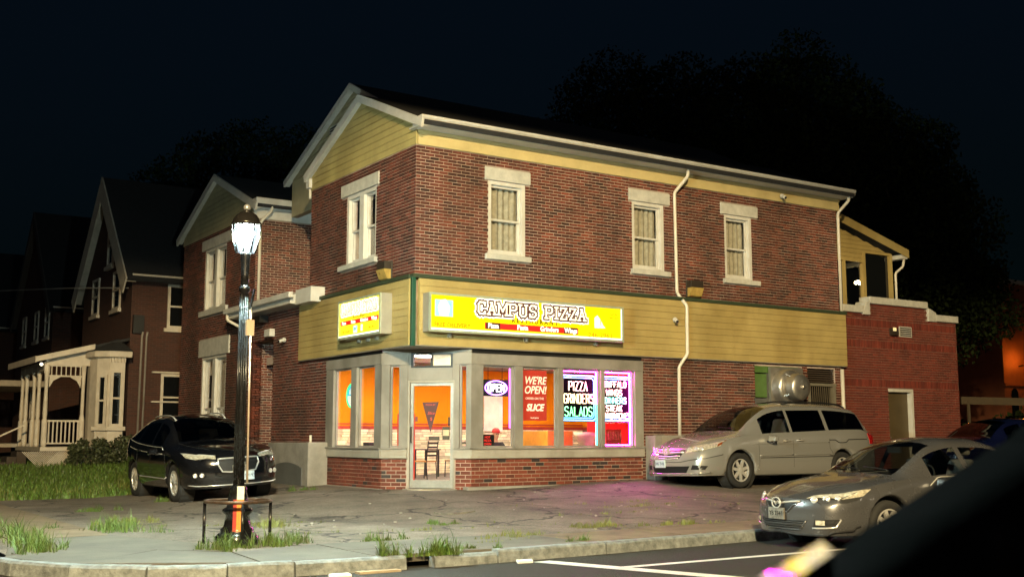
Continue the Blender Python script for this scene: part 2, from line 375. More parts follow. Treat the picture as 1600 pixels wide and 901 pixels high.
# siding band between the storeys: every board its own piece
def board(F, s0, s1, z0, z1, d, m, parent, name='siding_board', cut0=0., cut1=0.):
    mb = MB(); g = .012
    mb.add([F(s0, z0, d - .03), F(s1, z0, d - .03), F(s1 - cut1, z1, d - .03), F(s0 + cut0, z1, d - .03), F(s0, z0, d + .012), F(s1, z0, d + .012), F(s1 - cut1, z1 - g, d + .012), F(s0 + cut0, z1 - g, d + .012),
            F(s0 + cut0, z1, d - .004), F(s1 - cut1, z1, d - .004)],
           [(4, 5, 6, 7), (7, 6, 9, 8), (0, 1, 5, 4), (0, 4, 7, 8, 3), (1, 2, 9, 6, 5), (3, 8, 9, 2), (0, 3, 2, 1)])
    return mb.build(name, m, parent)
NB = 9; hb = (ZS1 - ZS0) / NB
for i in range(NB):
    z = ZS0 + i * hb
    for a, b in ((.05, 4.2), (4.2, 8.6), (8.6, X1 + .12)): board(FR, a, b - .004, z, z + hb, .10, M_SIDB, shop)
    board(FL, -YB - .0, -.05, z, z + hb, .10, M_SIDB, shop)
mb = MB(); mb.fbox(FR, .06, X1 + .11, ZS0 + .01, ZS1 - .01, .0, .07); mb.fbox(FL, -YB + .01, -.06, ZS0 + .01, ZS1 - .01, .0, .07)
mb.build('siding_backing', M_SIDB, shop)
mb = MB(); mb.fbox(FR, -.115, X1 + .13, ZS1, ZS1 + .075, .0, .15); mb.fbox(FL, -YB - .02, .0, ZS1, ZS1 + .075, .0, .15); mb.build('flashing', mat('faded green flashing', (.03, .045, .022), .6), shop)
mb = MB(); mb.box(-.125, -.04, -.125, -.04, ZS0 - .03, ZS1 + .02); mb.build('corner_board', M_GREEN, shop, bevel=.006)
mb = MB(); mb.prism([(-.1, -.1, ZS0 - .02), (X1 + .1, -.1, ZS0 - .02), (X1 + .1, .3, ZS0 - .02), (2, .3, ZS0 - .02), (.3, 2, ZS0 - .02), (.3, YB, ZS0 - .02), (-.1, YB, ZS0 - .02)], (0, 0, .018)); mb.build('soffit', M_TAUPE, shop)

# shopfront joinery
def frame_run(F, s0, s1, zt, zb, openings, parent, d1=.05, d0=-.09):
    """header, sill and every post between the openings (a0, a1), each a piece of its own"""
    MB().fbox(F, s0, s1, zb, zt, d0, d1).build('header', M_TAUPE, parent, bevel=.008)
    MB().fbox(F, s0, s1, -.42, -.235, d0, d1 + .015).build('sill', M_WHITE if False else mat('pale taupe', (.34, .315, .27), .5, vs=3, var=.07, stain=.4, sts=1.5), parent, bevel=.008)
    MB().fbox(F, s0, s1, -.235, -.205, d0, d1 + .05).build('sill_nosing', M_TAUPE, parent, bevel=.006)
    cur = s0
    for (a, b) in list(openings) + [(s1, s1)]:
        if a - cur > .03: MB().fbox(F, cur, a, -.205, zb, d0, d1 - .012).build('post', M_TAUPE, parent, bevel=.008)
        cur = b
    for (a, b) in openings:
        MB().fbox(F, a, b, -.2, zb, -.055, -.048).build('shop_pane', M_GLASS, parent)
        mb = MB(); t = .035
        for q in ((a, a + t, -.2, zb), (b - t, b, -.2, zb), (a + t, b - t, -.2, -.2 + t), (a + t, b - t, zb - t, zb)): mb.fbox(F, *q, -.075, -.025)
        mb.build('pane_frame', M_TAUPE, parent)
frame_run(FR, 1.30, 5.84, 1.72, 1.485, [(1.60, 2.37), (2.58, 3.48), (3.63, 4.64), (4.75, 5.60)], shop)
frame_run(FL, -4.15, -1.34, 1.74, 1.52, [(-3.75, -2.83), (-2.55, -1.67)], shop)
frame_run(FD, -.955, -.40, 1.74, 1.49, [(-.79, -.57)], shop)
frame_run(FD, .60, .955, 1.74, 1.49, [(.70, .86)], shop)
MB().fbox(FR, 1.3, 5.84, 1.72, 1.81, -.14, .0).build('header_board', M_DARK, shop); MB().fbox(FL, -4.15, -1.3, 1.74, 1.81, -.14, .0).build('header_board', M_DARK, shop)
mb = MB(); mb.fbox(FD, -.955, .955, 1.74, 1.81, -.14, .04); mb.fbox(FD, -.40, -.33, 1.17, 1.74, -.14, .03); mb.fbox(FD, .555, .60, 1.17, 1.74, -.14, .03)
mb.fbox(FD, -.33, .555, 1.17, 1.43, -.14, .035); mb.build('door_header', M_TAUPE, shop, bevel=.006)
tr = MB()
for q in ((-.33, -.29, 1.43, 1.74), (.515, .555, 1.43, 1.74), (.09, .12, 1.47, 1.70), (-.29, .515, 1.43, 1.47), (-.29, .515, 1.70, 1.74)): tr.fbox(FD, *q, -.08, .05)
tro = tr.build('transom', M_DARK, shop); MB().fbox(FD, -.29, .09, 1.47, 1.70, -.05, -.045).build('pane', M_GLASS, tro); MB().fbox(FD, .12, .515, 1.47, 1.70, -.05, -.045).build('pane', mat('frosted glow pane', (.85, .75, .6), .6, var=.1, trans=.3, emit=(1, .78, .5), es=.25), tro)  # second pane glows slightly: room light put into its material
mb = MB(); mb.fbox(FD, -.40, -.355, -1.05, 1.17, -.14, .03); mb.fbox(FD, .565, .60, -1.05, 1.17, -.14, .03); mb.fbox(FD, -.355, .565, 1.125, 1.17, -.14, .025); mb.build('door_frame', mat('pale taupe', (.4, .37, .315)), shop, bevel=.006)
dr = MB()
for q in ((-.35, -.285, -1.02, 1.12), (.50, .56, -1.02, 1.12), (-.285, .50, 1.06, 1.12), (-.285, .50, -1.02, -.86)): dr.fbox(FD, *q, -.06, -.01)
door = dr.build('door', mat('aluminium door', (.36, .35, .32), .4, .6), shop, bevel=.004)
MB().fbox(FD, -.285, .50, -.86, 1.06, -.04, -.034).build('pane', M_GLASS, door)
h = MB(); h.tube([FD(-.31, -.1, 0), FD(-.31, -.1, .07), FD(-.31, .22, .07), FD(-.31, .22, 0)], .012, 8); h.build('handle', M_DARK, door, True)
mb = MB(); mb.fbox(FD, -.46, .66, -1.2, -1.03, -.2, .16); mb.build('doorstep', M_CONC, shop, bevel=.01)
mb = MB(); mb.fbox(FR, 1.2, 5.9, -1.3, -.985, -.1, .10); mb.fbox(FL, -4.2, -1.3, -1.3, -1.04, -.1, .10); mb.fbox(FD, -.95, .95, -1.3, -1.06, -.1, .10); mb.build('footing', M_CONC, shop, bevel=.01)

# upstairs windows
def sash_window(F, a0, a1, z0, z1, lint, sill, parent, double=False, curtain=True, mid=.48, dark=False):
    t = .085; fr = MB()
    for q in ((a0, a0 + t, z0, z1), (a1 - t, a1, z0, z1), (a0 + t, a1 - t, z1 - t, z1), (a0 + t, a1 - t, z0, z0 + .05)): fr.fbox(F, *q, -.17, -.005)
    if double: c = (a0 + a1) / 2; fr.fbox(F, c - .11, c + .11, z0 + .05, z1 - t, -.17, .0)
    wo = fr.build('window', M_WHITE, parent, bevel=.005)
    MB().fbox(F, *lint, -.1, .045).build('lintel', M_STONE, wo, bevel=.01)
    MB().fbox(F, *sill, -.12, .09).build('sill', M_STONE, wo, bevel=.01)
    spans = [(a0 + t, a1 - t)] if not double else [(a0 + t, c - .11), (c + .11, a1 - t)]
    for (p, q) in spans:
        zm = z0 + .05 + (z1 - z0 - t - .05) * mid; s = MB(); u = .045
        for r_ in ((p, p + u, zm, z1 - t), (q - u, q, zm, z1 - t), (p + u, q - u, z1 - t - u, z1 - t), (p + u, q - u, zm - .01, zm + .035)): s.fbox(F, *r_, -.13, -.08)
        for r_ in ((p, p + u, z0 + .05, zm - .01), (q - u, q, z0 + .05, zm - .01), (p + u, q - u, z0 + .05, z0 + .05 + .07)): s.fbox(F, *r_, -.16, -.11)
        s.build('sash', M_WHITE, wo)
        MB().fbox(F, p + u, q - u, zm + .035, z1 - t - u, -.112, -.107).build('pane', M_GLASS, wo); MB().fbox(F, p + u, q - u, z0 + .12, zm - .01, -.142, -.137).build('pane', M_GLASS, wo)
        MB().fbox(F, p - .1, q + .1, z0, z1, -.62, -.6).build('room_backing', mat('dark room', (.02, .02, .018), .9), wo)
        if curtain:
            n = 26; m = MB(); vs = []
            for i in range(n + 1):
                x = (p + (q - p) * i / n) if curtain is True else (q - (q - p) * .38 * i / n); d = -.22 - .03 * math.sin(i * 1.3) - .012 * math.sin(i * 2.9)
                vs += [F(x, z0 + .05, d), F(x, z1 - t, d)]
            m.add(vs, [(2 * i, 2 * i + 2, 2 * i + 3, 2 * i + 1) for i in range(n)]); m.build('curtain', M_CURT, wo, True)
    return wo
sash_window(FR, *W_R[0], (1.63, 2.78, 5.40, 5.67), (1.64, 2.77, 3.70, 3.82), shop)
sash_window(FR, *W_R[1], (5.50, 6.73, 5.40, 5.67), (5.55, 6.70, 3.70, 3.82), shop)
sash_window(FR, *W_R[2], (8.36, 9.60, 5.40, 5.67), (8.4, 9.6, 3.70, 3.82), shop)
sash_window(FL, *W_L[0], (-3.54, -1.64, 5.41, 5.69), (-3.56, -1.69, 3.72, 3.83), shop, True, 'narrow')
sash_window(FL, *W_W[0], (-13.5, -10.9, 5.55, 5.85), (-13.5, -11.1, 3.55, 3.72), shop, True, 'narrow')
sash_window(FL, *W_W[1], (-13.5, -10.85, 2.35, 2.85), (-13.5, -10.9, -.7, -.55), shop, True, 'narrow')

# frieze, eaves, gables and roofs
mb = MB(); mb.fbox(FR, .02, X1 + .1, ZT - .01, 6.07, -.05, .05); mb.fbox(FR, .03, X1 + .1, 6.07, 6.21, -.05, .035); mb.fbox(FR, .02, X1 + .1, 6.15, 6.23, -.05, .07); mb.build('frieze', M_SID, shop, bevel=.008)
MB().fbox(FR, -.12, X1 + .24, 6.23, 6.26, -.1, .40).build('soffit', M_WHITE, shop)
g = MB(); prof = [(.26, 6.262), (.40, 6.262), (.44, 6.30), (.44, 6.34), (.47, 6.38), (.47, 6.425), (.44, 6.425), (.26, 6.425)]
g.prism([FR(-.13, z, d) for d, z in prof], (X1 + .42, 0, 0)); g.build('gutter', M_WHITE, shop, bevel=.004)
def gable(F, a0, a1, zb, apex, d, parent, m, bh=.15, n=None, oh=.14, zsh=None):
    """boarded gable on frame F: apex (a, z); boards in rows, bargeboards along both slopes"""
    aa, az = apex; z = zb; backing = MB(); backing.prism([F(a0, zb, -.12), F(a1, zb, -.12), F(aa, az - .04, -.12)], F.n * .10)
    zs_ = zsh or zb; backing.prism([F(a0, zb, -.12), F(a1, zb, -.12), F(a1, zs_, -.12), F(aa, az - .03, -.12), F(a0, zs_, -.12)], F.n * .108) if zsh else None
    while z < az - .12:
        t0 = max(0, z - zs_) / (az - zs_); t1 = max(0, min(z + bh, az) - zs_) / (az - zs_)
        p0, p1 = a0 + (aa - a0) * t0, a1 + (aa - a1) * t0; q0, q1 = a0 + (aa - a0) * t1, a1 + (aa - a1) * t1
        if p1 - p0 > .15: board(F, p0, p1, z, min(z + bh, az), .01, m, parent, 'gable_board', max(0, q0 - p0), max(0, p1 - q1))
        z += bh
    backing.build('gable_backing', m, parent)
def roof(F, a0, a1, ze, apex, d0, d1, parent, t=.10, barge=.2, ov=.12, bd=.055, name='roof', bm=None):
    """two slopes over frame F, running back from d0 to d1 along -n; eaves at (a0, ze) and (a1, ze)"""
    aa, az = apex; zes = ze if isinstance(ze, tuple) else (ze, ze)
    for s, e in ((0, a0), (1, a1)):
        ze = zes[s]
        v = Vector((e - aa, ze - az)).normalized(); n = Vector((-v.y, v.x)) if s else Vector((v.y, -v.x))
        A = Vector((aa, az)); B = Vector((e, ze)); C = B + n * t; D = A + Vector((0, t / abs(n.y)))
        mb = MB(); mb.prism([F(p.x, p.y, d0) for p in (A, B, C, D)], -F.n * (d1 + d0)); mb.build(name, M_ROOF, parent)
        A2 = A + Vector((0, t / abs(n.y) + .01)); B2 = B + n * (t + .01); C2 = B2 - n * barge + v * .02; D2 = Vector((aa, A2.y - barge / abs(n.y)))
        mb = MB(); mb.prism([F(p.x, p.y, d0 + .002) for p in (A2, B2, C2, D2)], F.n * bd); mb.build('bargeboard', bm or M_WHITE, parent)
        mb = MB(); mb.prism([F(p.x, p.y, d0 - .003) for p in (A - n * .005, B - n * .005, B - n * .03, A - Vector((0, .03)))], -F.n * (d0 + .0)); mb.build('verge_soffit', bm or M_WHITE, parent)
M_GAB = mat('gable siding', (.40, .335, .135), .5, vs=1.4, var=.12, bump=.06, bs=14, stain=.5, stc=(.55, .5, .4))
gable(FL, -YU - .02, .02, ZT, (-2.50, 7.46), .01, shop, M_GAB, zsh=6.36)
roof(FL, -5.47, .47, 6.22, (-2.50, 7.48), .10, X1 + .2, shop, barge=.17)
mb = MB(); mb.fbox(FL, -5.46, -YU + .02, 6.0, 6.22, -.1, .10); mb.build('eaves_return', M_WHITE, shop)
mb = MB(); mb.box(.18, .47, 0, 0, 0, 0) if False else mb.fbox(FL, .03, .44, 6.232, 6.40, -.1, .11); mb.build('eaves_return', M_WHITE, shop)
FB = Frame((.80, 0, 0), (0, -1, 0), (-1, 0, 0))
gable(FB, -8.62, -1.25, 6.88, (-4.71, 8.42), .01, shop, mat('olive siding', (.36, .32, .2), .5, vs=2))  # rear gable boards in a duller olive colour
roof(FB, -8.80, -1.05, (6.80, 6.62), (-4.71, 8.47), .10, X1 - .9, shop, barge=.15)
mb = MB(); mb.fbox(FB, -8.6, -1.3, 5.9, 6.88, -.2, -.01); mb.build('gable_wall', mat('olive siding', (.36, .32, .2)), shop)
vt = MB(); vt.fbox(FB, -6.05, -5.5, 7.25, 7.8, -.02, .05); vo = vt.build('gable_vent', M_WHITE, shop)
for i in range(7): MB().fbox(FB, -6.0, -5.55, 7.3 + i * .07, 7.335 + i * .07, .05, .065).build('louvre', M_DARK, vo)
gable(FL, -WY1 - .05, -WY0 + .05, 5.98, (-12.26, 7.55), .01, shop, mat('aged siding', (.36, .33, .20), .5, vs=2, stain=.5), zsh=6.22)
roof(FL, -WY1 - .3, -WY0 + .32, 6.12, (-12.26, 7.58), .12, 8, shop)
mb = MB(); mb.fbox(FWS, -.1, 3.2, 5.86, 6.2, -.05, .06); mb.build('frieze', M_WHITE, shop); MB().fbox(FWS, -.15, 3.2, 6.2, 6.38, .0, .36).build('gutter', M_WHITE, shop, bevel=.02)
# low link roof with its gutter and boxed end
mb = MB(); mb.prism([FL(-9.95, 3.18, .42), (.0, 9.95, 3.18), (.0, 9.95, 3.55), FL(-9.95, 3.36, .42)], (0, -(9.95 - 5.5), 0)); mb.build('link_roof', M_WHITE, shop)
mb = MB(); mb.fbox(FL, -9.97, -5.3, 3.30, 3.44, .42, .54); mb.build('gutter', M_WHITE, shop, bevel=.02)
mb = MB(); mb.fbox(FL, -5.32, -4.40, 3.13, 3.48, -.05, .36); mb.build('eaves_box', M_WHITE, shop, bevel=.01)

def pipe(pts, r=.04, name='downpipe'):
    return MB().tube(pts, r, 10).build(name, M_PIPE, shop, True)
def soft(pts, n=4, r=.06):
    P = [Vector(p) for p in pts]; o = [P[0]]
    for i in range(1, len(P) - 1):
        a = (P[i - 1] - P[i]).normalized() * r; b = (P[i + 1] - P[i]).normalized() * r
        for k in range(n + 1):
            t = k / n; o.append(P[i] + a * (1 - t) ** 2 + b * t ** 2)
    return o + [P[-1]]
pipe(soft([FR(7.04, 6.27, .36), FR(7.02, 6.08, .36), FR(6.86, 5.72, .06), FR(6.88, 3.40, .06), FR(6.90, 3.32, .06), FR(7.08, 3.05, .17), FR(7.07, 1.92, .17), FR(6.90, 1.62, .06), FR(6.88, .05, .06)]))
pipe(soft([FR(12.62, 6.27, .36), FR(12.62, 6.15, .36), FR(12.52, 5.85, .06), FR(12.52, 3.20, .06)])); pipe([FR(12.46, 1.75, .06), FR(12.46, -.9, .06)], .05)
pipe(soft([(-.47, 9.8, 3.30), (-.47, 9.8, 3.15), (-.06, 9.6, 2.9), (-.06, 9.6, -1.1)]))
pipe(soft([FWS(.3, 6.2, .3), FWS(.3, 6.05, .3), FWS(.08, 5.75, .06), FWS(.08, 3.55, .06)]))
pipe(soft([(-.02, 5.6, 6.25), (-.02, 5.6, 6.1), (-.02, 5.38, 5.95), (-.02, 5.38, 5.75)]), .03)
# service opening on the long front: green board, fan housing, louvre and iron grille
mb = MB(); mb.fbox(FR, 9.38, 9.80, .98, 1.55, -.1, -.02); mb.fbox(FR, 9.38, 10.9, 1.58, 1.74, -.1, .0); mb.build('green_board', mat('green board', (.07, .14, .03), .5), shop)
mb = MB(); mb.fbox(FR, 9.36, 11.02, .60, .95, -.1, .03); mb.fbox(FR, 9.80, 11.0, .95, 1.58, -.1, -.03); mb.build('grey_board', M_GREY, shop)
mb = MB(); mb.fbox(FR, 11.2, 12.27, 1.30, 1.37, -.1, .02); mb.fbox(FR, 11.2, 11.32, -.3, 1.30, -.1, .01); mb.fbox(FR, 12.15, 12.27, -.3, 1.30, -.1, .01); gw = mb.build('grille_window', mat('weathered frame', (.17, .16, .13)), shop)
MB().fbox(FR, 11.22, 12.25, -.3, 1.74, -.2, -.15).build('pane', M_NIGHTGLASS, gw)
for i in range(6): MB().fbox(FR, 11.23, 12.24, 1.40 + i * .055, 1.43 + i * .055, -.14, -.03).build('louvre', mat('brown louvre', (.05, .035, .025)), gw)
for i in range(11):
    x = 11.36 + i * .075; m = MB(); m.tube([FR(x, -.3, -.03), FR(x, 1.30, -.03)], .009, 5); m.build('grille_bar', mat('rusty iron', (.12, .1, .07), .6), gw)
# concrete bulkhead on the short front and concrete corner post on the long front
bh = thing('concrete_bulkhead', 'grey concrete cellar bulkhead with darker painted panel behind the black car', 'wall', (-.3, 5, -1.1))
MB().box(-.45, -.02, 4.22, 6.6, -1.4, -.11).build('block', M_CONC, bh, bevel=.02)
mb = MB(); pts = [(-.475, 4.45, -1.25), (-.475, 6.55, -1.25), (-.475, 6.55, -.75)] + [(-.475, 6.55 - 2.1 * i / 10, -.75 + .28 * math.sin(math.pi * (i / 10) * .62) - .2 * (i / 10) ** 2) for i in range(1, 11)]
mb.prism(pts, (.05, 0, 0)); mb.build('painted_panel', M_GREY, bh)
mb = MB(); mb.tube([(-.2, 4.6, -.2), (-.2, 4.6, .06)], .03, 8); mb.build('vent_pipe', M_PIPE, bh, True)
mb = MB(); mb.box(-.5, -.02, 4.02, 4.2, -1.4, -.1); mb.build('end_pier', M_CONC, bh, bevel=.02)
cp = tag(MB().fbox(FR, 5.90, 6.12, -1.4, .05, .0, .34).build('concrete_post', M_CONC, None, bevel=.02), 'concrete buttress post beside the silver van at the end of shop window', 'post')
tag(MB().fbox(FR, 6.12, 8.0, -1.4, .06, .0, .16).build('concrete_plinth', M_CONC, None, bevel=.02), 'low concrete plinth along brick wall behind the silver van', 'wall')
# wall lights, camera, spotlight, fan
def wall_pack(F, a, z, label, on):
    t = thing('wall_light', label, 'lamp', F(a, z, 0), group='wall lights above the siding band')
    m = MB(); m.fbox(F, a - .21, a + .21, z - .2, z + .2, .014, .05); m.fbox(F, a - .19, a + .19, z + .02, z + .19, .05, .2); m.build('housing', mat('bronze housing', (.03, .022, .015), .5), t, bevel=.01)
    m = MB(); m.prism([F(a - .18, z + .02, .05), F(a - .18, z + .02, .22), F(a - .18, z - .17, .14), F(a - .18, z - .19, .05)], F.r * .36); m.build('lens', mat('amber lens', (.36, .25, .07), .3, var=.2, vs=9, emit=(1, .55, .1), es=.05), t)
wall_pack(FR, 7.40, 3.47, 'amber wall light above the siding on the long front', .16)
wall_pack(FL, -1.15, 3.45, 'amber wall light below the twin window on the short front', .16)
def cctv(p, d, label):
    t = thing('security_camera', label, 'camera', p); p = Vector(p); d = Vector(d).normalized()
    MB().ball(p, .06, 10).build('mount', M_WHITE, t, True); MB().tube([p, p + d * .16], .04, 10).build('camera_body', M_WHITE, t, True); MB().tube([p + d * .155, p + d * .17], .032, 10).build('lens', M_DARK, t)
cctv(FR(6.72, 2.70, .16), (-.4, -1, -.4), 'white security camera on siding beside the downpipe')
cctv(FR(10.4, 6.05, .12), (-.2, -1, -.5), 'white security camera under the eaves near the right end')
cctv((-.1, 6.62, 2.4), (-1, -.3, -.3), 'white security camera on brick beside the recessed doorway')
t = thing('flood_light', 'small white twin flood light above the recessed doorway', 'lamp', (0, 7.55, 2.8)); MB().fbox(FL, -7.85, -7.45, 2.55, 2.75, .014, .16).build('lamp_head', M_WHITE, t, bevel=.02); MB().fbox(FL, -8.3, -7.95, 2.95, 3.12, .0, .25).build('bracket', M_DARK, t)
fan = thing('exhaust_fan', 'large round spun aluminium exhaust fan sticking out of the brick wall', 'fan', FR(10.35, 1.2, 0))
prof = [(.62, 0), (.60, .25), (.55, .45), (.50, .55), (.50, .62)]
o = Vector(FR(10.30, 1.22, .0)); MB().lathe([(.44, -.05), (.47, .02), (.475, .05), (.46, .07), (.45, .30), (.42, .36), (.38, .38)], 36, o, (0, -1, 0)).build('cowl', M_STEEL, fan, True)
MB().lathe([(.22, .34), (.24, .42), (.325, .43), (.335, .445), (.325, .46), (.32, .62), (.30, .66), (.18, .685), (.0, .69)], 36, o, (0, -1, 0)).build('motor_dome', M_STEEL, fan, True)
MB().lathe([(.0, .68), (.05, .68), (.05, .73), (0, .735)], 12, o, (0, -1, 0)).build('hub_bolt', M_STEEL, fan, True); MB().bar(o + Vector((-.05, -.71, 0)), o + Vector((.12, -.71, .03)), .03).build('clamp', M_STEEL, fan)
MB().box(9.82, 10.96, -.1, -.03, .72, 1.72).build('curb', mat('galvanised', (.35, .33, .3), .5, .8), fan)
for k in range(4):
    an = k * math.pi / 2 + .6; c, s_ = math.cos(an), math.sin(an); MB().bar(o + Vector((.42 * c, -.3, .42 * s_)), o + Vector((.31 * c, -.50, .31 * s_)), .03).build('strut', M_STEEL, fan)
# ---------------------------------------------------------------- the lit shop inside
M_ORANGE = mat('orange wall', (.74, .25, .004), .7, vs=2, var=.04, spec=.15)
M_REDST = mat('red stripe', (.40, .035, .02), .5, var=.05)
M_VENEER = mat('ledge stone', (.85, .73, .47), .8, vs=5, var=.16, bump=.4, rnd=.35)
M_FLOOR = mat('floor tile', (.50, .44, .33), .4, vs=4)
M_CEIL = mat('ceiling', (.75, .72, .66), .8, var=.05)
IX0, IX1, IY0, IY1, IZ0, IZ1 = .16, 9.2, .16, 6.8, -1.03, 1.86
mb = MB(); mb.box(IX0, IX1, IY1, IY1 + .1, .30, IZ1); mb.box(IX1, IX1 + .1, IY0, IY1, .30, IZ1); wallo = mb.build('inner_wall', M_ORANGE, shop)
mb = MB(); mb.box(IX0, IX1, IY1 - .02, IY1 + .1, .22, .30); mb.box(IX0, IX1, IY1 - .03, IY1 + .1, .34, .37); mb.box(IX1 - .02, IX1 + .1, IY0, IY1 - .03, .22, .30); mb.build('wall_stripe', M_REDST, shop)
mb = MB(); mb.box(IX0, IX1, IY1 + .03, IY1 + .1, IZ0, .22); mb.box(IX1 + .03, IX1 + .1, IY0, IY1, IZ0, .22); mb.build('wainscot', mat('veneer mortar', (.3, .25, .16), .9), shop)
vb = MB(); z = IZ0
while z < .2:
    h = random.choice([.05, .07, .09, .06]); x = IX0
    while x < IX1 - .05:
        l = random.uniform(.14, .42); vb.box(x, min(x + l - .012, IX1), IY1 - random.uniform(.0, .03), IY1 + .04, z, min(z + h - .01, .215)); x += l
    z += h
stuff(vb.build('ledge_stone', M_VENEER, shop))
mb = MB(); mb.box(.3, IX1, .3, IY1, -1.2, IZ0); mb.prism([(.3, 1.3, -1.2), (1.3, .3, -1.2), (1.3, 1.3, -1.2)], (0, 0, .17)); mb.build('shop_floor', M_FLOOR, shop)
MB().box(IX0, IX1, IY0, IY1, IZ1, IZ1 + .04).build('shop_ceiling', M_CEIL, shop)
mb = MB(); mb.box(.14, .20, 4.2, IY1, IZ0, IZ1); mb.box(5.9, IX1, .25, .28, IZ0, IZ1); mb.build('inner_wall', M_ORANGE, shop)
M_PANEL = emis('light panel', (1, .93, .78), ROOM_LIGHT)
for x, y in ((1.6, 2.6), (1.6, 5.2), (4.2, 2.0), (4.2, 4.8), (6.9, 2.0), (6.9, 4.8)):
    p = MB().box(x - .62, x + .62, y - .32, y + .32, IZ1 - .03, IZ1 - .002).build('ceiling_light', M_WHITE, None); tag(p, 'flush ceiling light panel inside the pizza shop', 'ceiling light', 'ceiling light panels in the shop')
    d = MB().box(x - .58, x + .58, y - .28, y + .28, IZ1 - .04, IZ1 - .03).build('diffuser', M_PANEL, p)
# chairs and tables
def cafe_chair(x, y, rz, label):
    t = thing('cafe_chair', label, 'chair', (x, y, IZ0), rz, 'black ladder-back chairs in the shop')
    MB().box(-.2, .2, -.2, .2, .44, .475).build('seat', mat('varnished wood', (.42, .2, .05), .4), t, bevel=.01, world=False)
    for sx in (-.18, .18):
        MB().tube([(sx, .18, .44), (sx, .2, 0)], .014, 6).build('leg', M_DARK, t, world=False)
        MB().tube([(sx, -.18, .44), (sx, -.22, 0)], .014, 6).build('leg', M_DARK, t, world=False)
        MB().tube([(sx, -.19, .44), (sx, -.21, .7), (sx, -.25, .95)], .014, 6).build('back_post', M_DARK, t, world=False)
    for i in range(4): MB().bar((-.18, -.205 - .012 * i, .60 + i * .10), (.18, -.205 - .012 * i, .60 + i * .10), .014, .045).build('back_slat', M_DARK, t, world=False)
    return t
def table(x, y, label):
    t = thing('cafe_table', label, 'table', (x, y, IZ0), 0, 'small square tables in the shop')
    MB().box(-.38, .38, -.38, .38, .72, .75).build('table_top', mat('dark laminate', (.08, .05, .03), .4), t, bevel=.008, world=False)
    for sx in (-.33, .33):
        for sy in (-.33, .33): MB().box(sx - .02, sx + .02, sy - .02, sy + .02, 0, .72).build('leg', M_DARK, t, world=False)
table(3.3, 5.75, 'dark square table between two chairs seen through the door')
cafe_chair(2.95, 4.85, .35, 'black chair with wooden seat seen at the left of the door glass')
cafe_chair(3.95, 5.1, 1.75, 'black chair seen at the right of the door glass')
table(2.95, 1.2, 'small table by the window where the man in the red cap sits')
table(.75, 3.3, 'small table inside the side window with a dark box on it')
# man in the red cap, seated at the window
man = thing('person', 'person in red cap and black shirt sitting behind the shop window', 'person', (3.06, 1.80, IZ0)); man.scale = (.9, .9, .9)
def skin_body(name, joints, edges, m, parent, sub=2):
    me = bpy.data.meshes.new(name); me.from_pydata([j[0] for j in joints], edges, []); me.materials.append(m)
    o = bpy.data.objects.new(name, me); COL.objects.link(o); sk = o.modifiers.new('skin', 'SKIN')
    for i, j in enumerate(joints): me.skin_vertices[0].data[i].radius = (j[1], j[2] if len(j) > 2 else j[1])
    me.skin_vertices[0].data[0].use_root = True
    s = o.modifiers.new('sub', 'SUBSURF'); s.levels = sub; s.render_levels = sub; put(o, parent, False); me.polygons.foreach_set('use_smooth', [True] * len(me.polygons)); return o
M_SKIN = mat('skin', (.42, .22, .14), .5, vs=8, var=.08); M_BLK = mat('black shirt', (.012, .012, .014), .8, vs=8)
J = [((0, .0, .50), .15, .12), ((0, .02, .72), .14, .11), ((0, .03, .92), .17, .11), ((0, .03, 1.03), .09, .08), ((0, .01, 1.10), .05, .05), ((0, -.01, 1.17), .075, .085), ((0, -.015, 1.27), .08, .095), ((0, -.01, 1.34), .05, .06),
     ((-.20, .03, .98), .06), ((-.27, -.06, .78), .045), ((-.20, -.28, .76), .035), ((.20, .03, .98), .06), ((.27, -.06, .78), .045), ((.18, -.28, .76), .035),
     ((-.10, -.05, .50), .09), ((-.12, -.42, .50), .065), ((-.12, -.42, .08), .045), ((-.12, -.55, .04), .04), ((.10, -.05, .50), .09), ((.12, -.42, .50), .065), ((.12, -.42, .08), .045), ((.12, -.55, .04), .04)]
E_ = [(0, 1), (1, 2), (2, 3), (3, 4), (4, 5), (5, 6), (6, 7), (2, 8), (8, 9), (9, 10), (2, 11), (11, 12), (12, 13), (0, 14), (14, 15), (15, 16), (16, 17), (0, 18), (18, 19), (19, 20), (20, 21)]
skin_body('body', J, E_, M_SKIN, man)
skin_body('shirt', [((0, .0, .50), .17, .14), ((0, .02, .72), .16, .13), ((0, .03, .92), .19, .13), ((0, .03, 1.02), .11, .10), ((-.20, .03, .98), .075), ((-.26, -.04, .84), .062), ((.20, .03, .98), .075), ((.26, -.04, .84), .062)], [(0, 1), (1, 2), (2, 3), (2, 4), (4, 5), (2, 6), (6, 7)], M_BLK, man)
skin_body('trousers', [((0, .0, .48), .16, .14), ((-.10, -.05, .50), .1), ((-.12, -.42, .50), .078), ((-.12, -.42, .12), .06), ((.10, -.05, .50), .1), ((.12, -.42, .50), .078), ((.12, -.42, .12), .06)], [(0, 1), (1, 2), (2, 3), (0, 4), (4, 5), (5, 6)], M_BLK, man)
cp_ = MB(); cp_.lathe([(.102, 0), (.105, .04), (.09, .09), (.05, .118), (0, .125)], 16, (0, -.012, 1.265)); cp_.prism([(-.085, -.08, 1.268), (.085, -.08, 1.268), (.07, -.18, 1.26), (.0, -.2, 1.257), (-.07, -.18, 1.26)], (0, 0, .012)); cp_.build('cap', mat('red cap', (.42, .025, .02), .7), man, True, world=False)
f = MB(); f.ball((-.03, -.098, 1.235), .011, 8); f.ball((.03, -.098, 1.235), .011, 8); f.build('eye', mat('eye', (.03, .02, .02), .2, var=0), man, True, world=False)
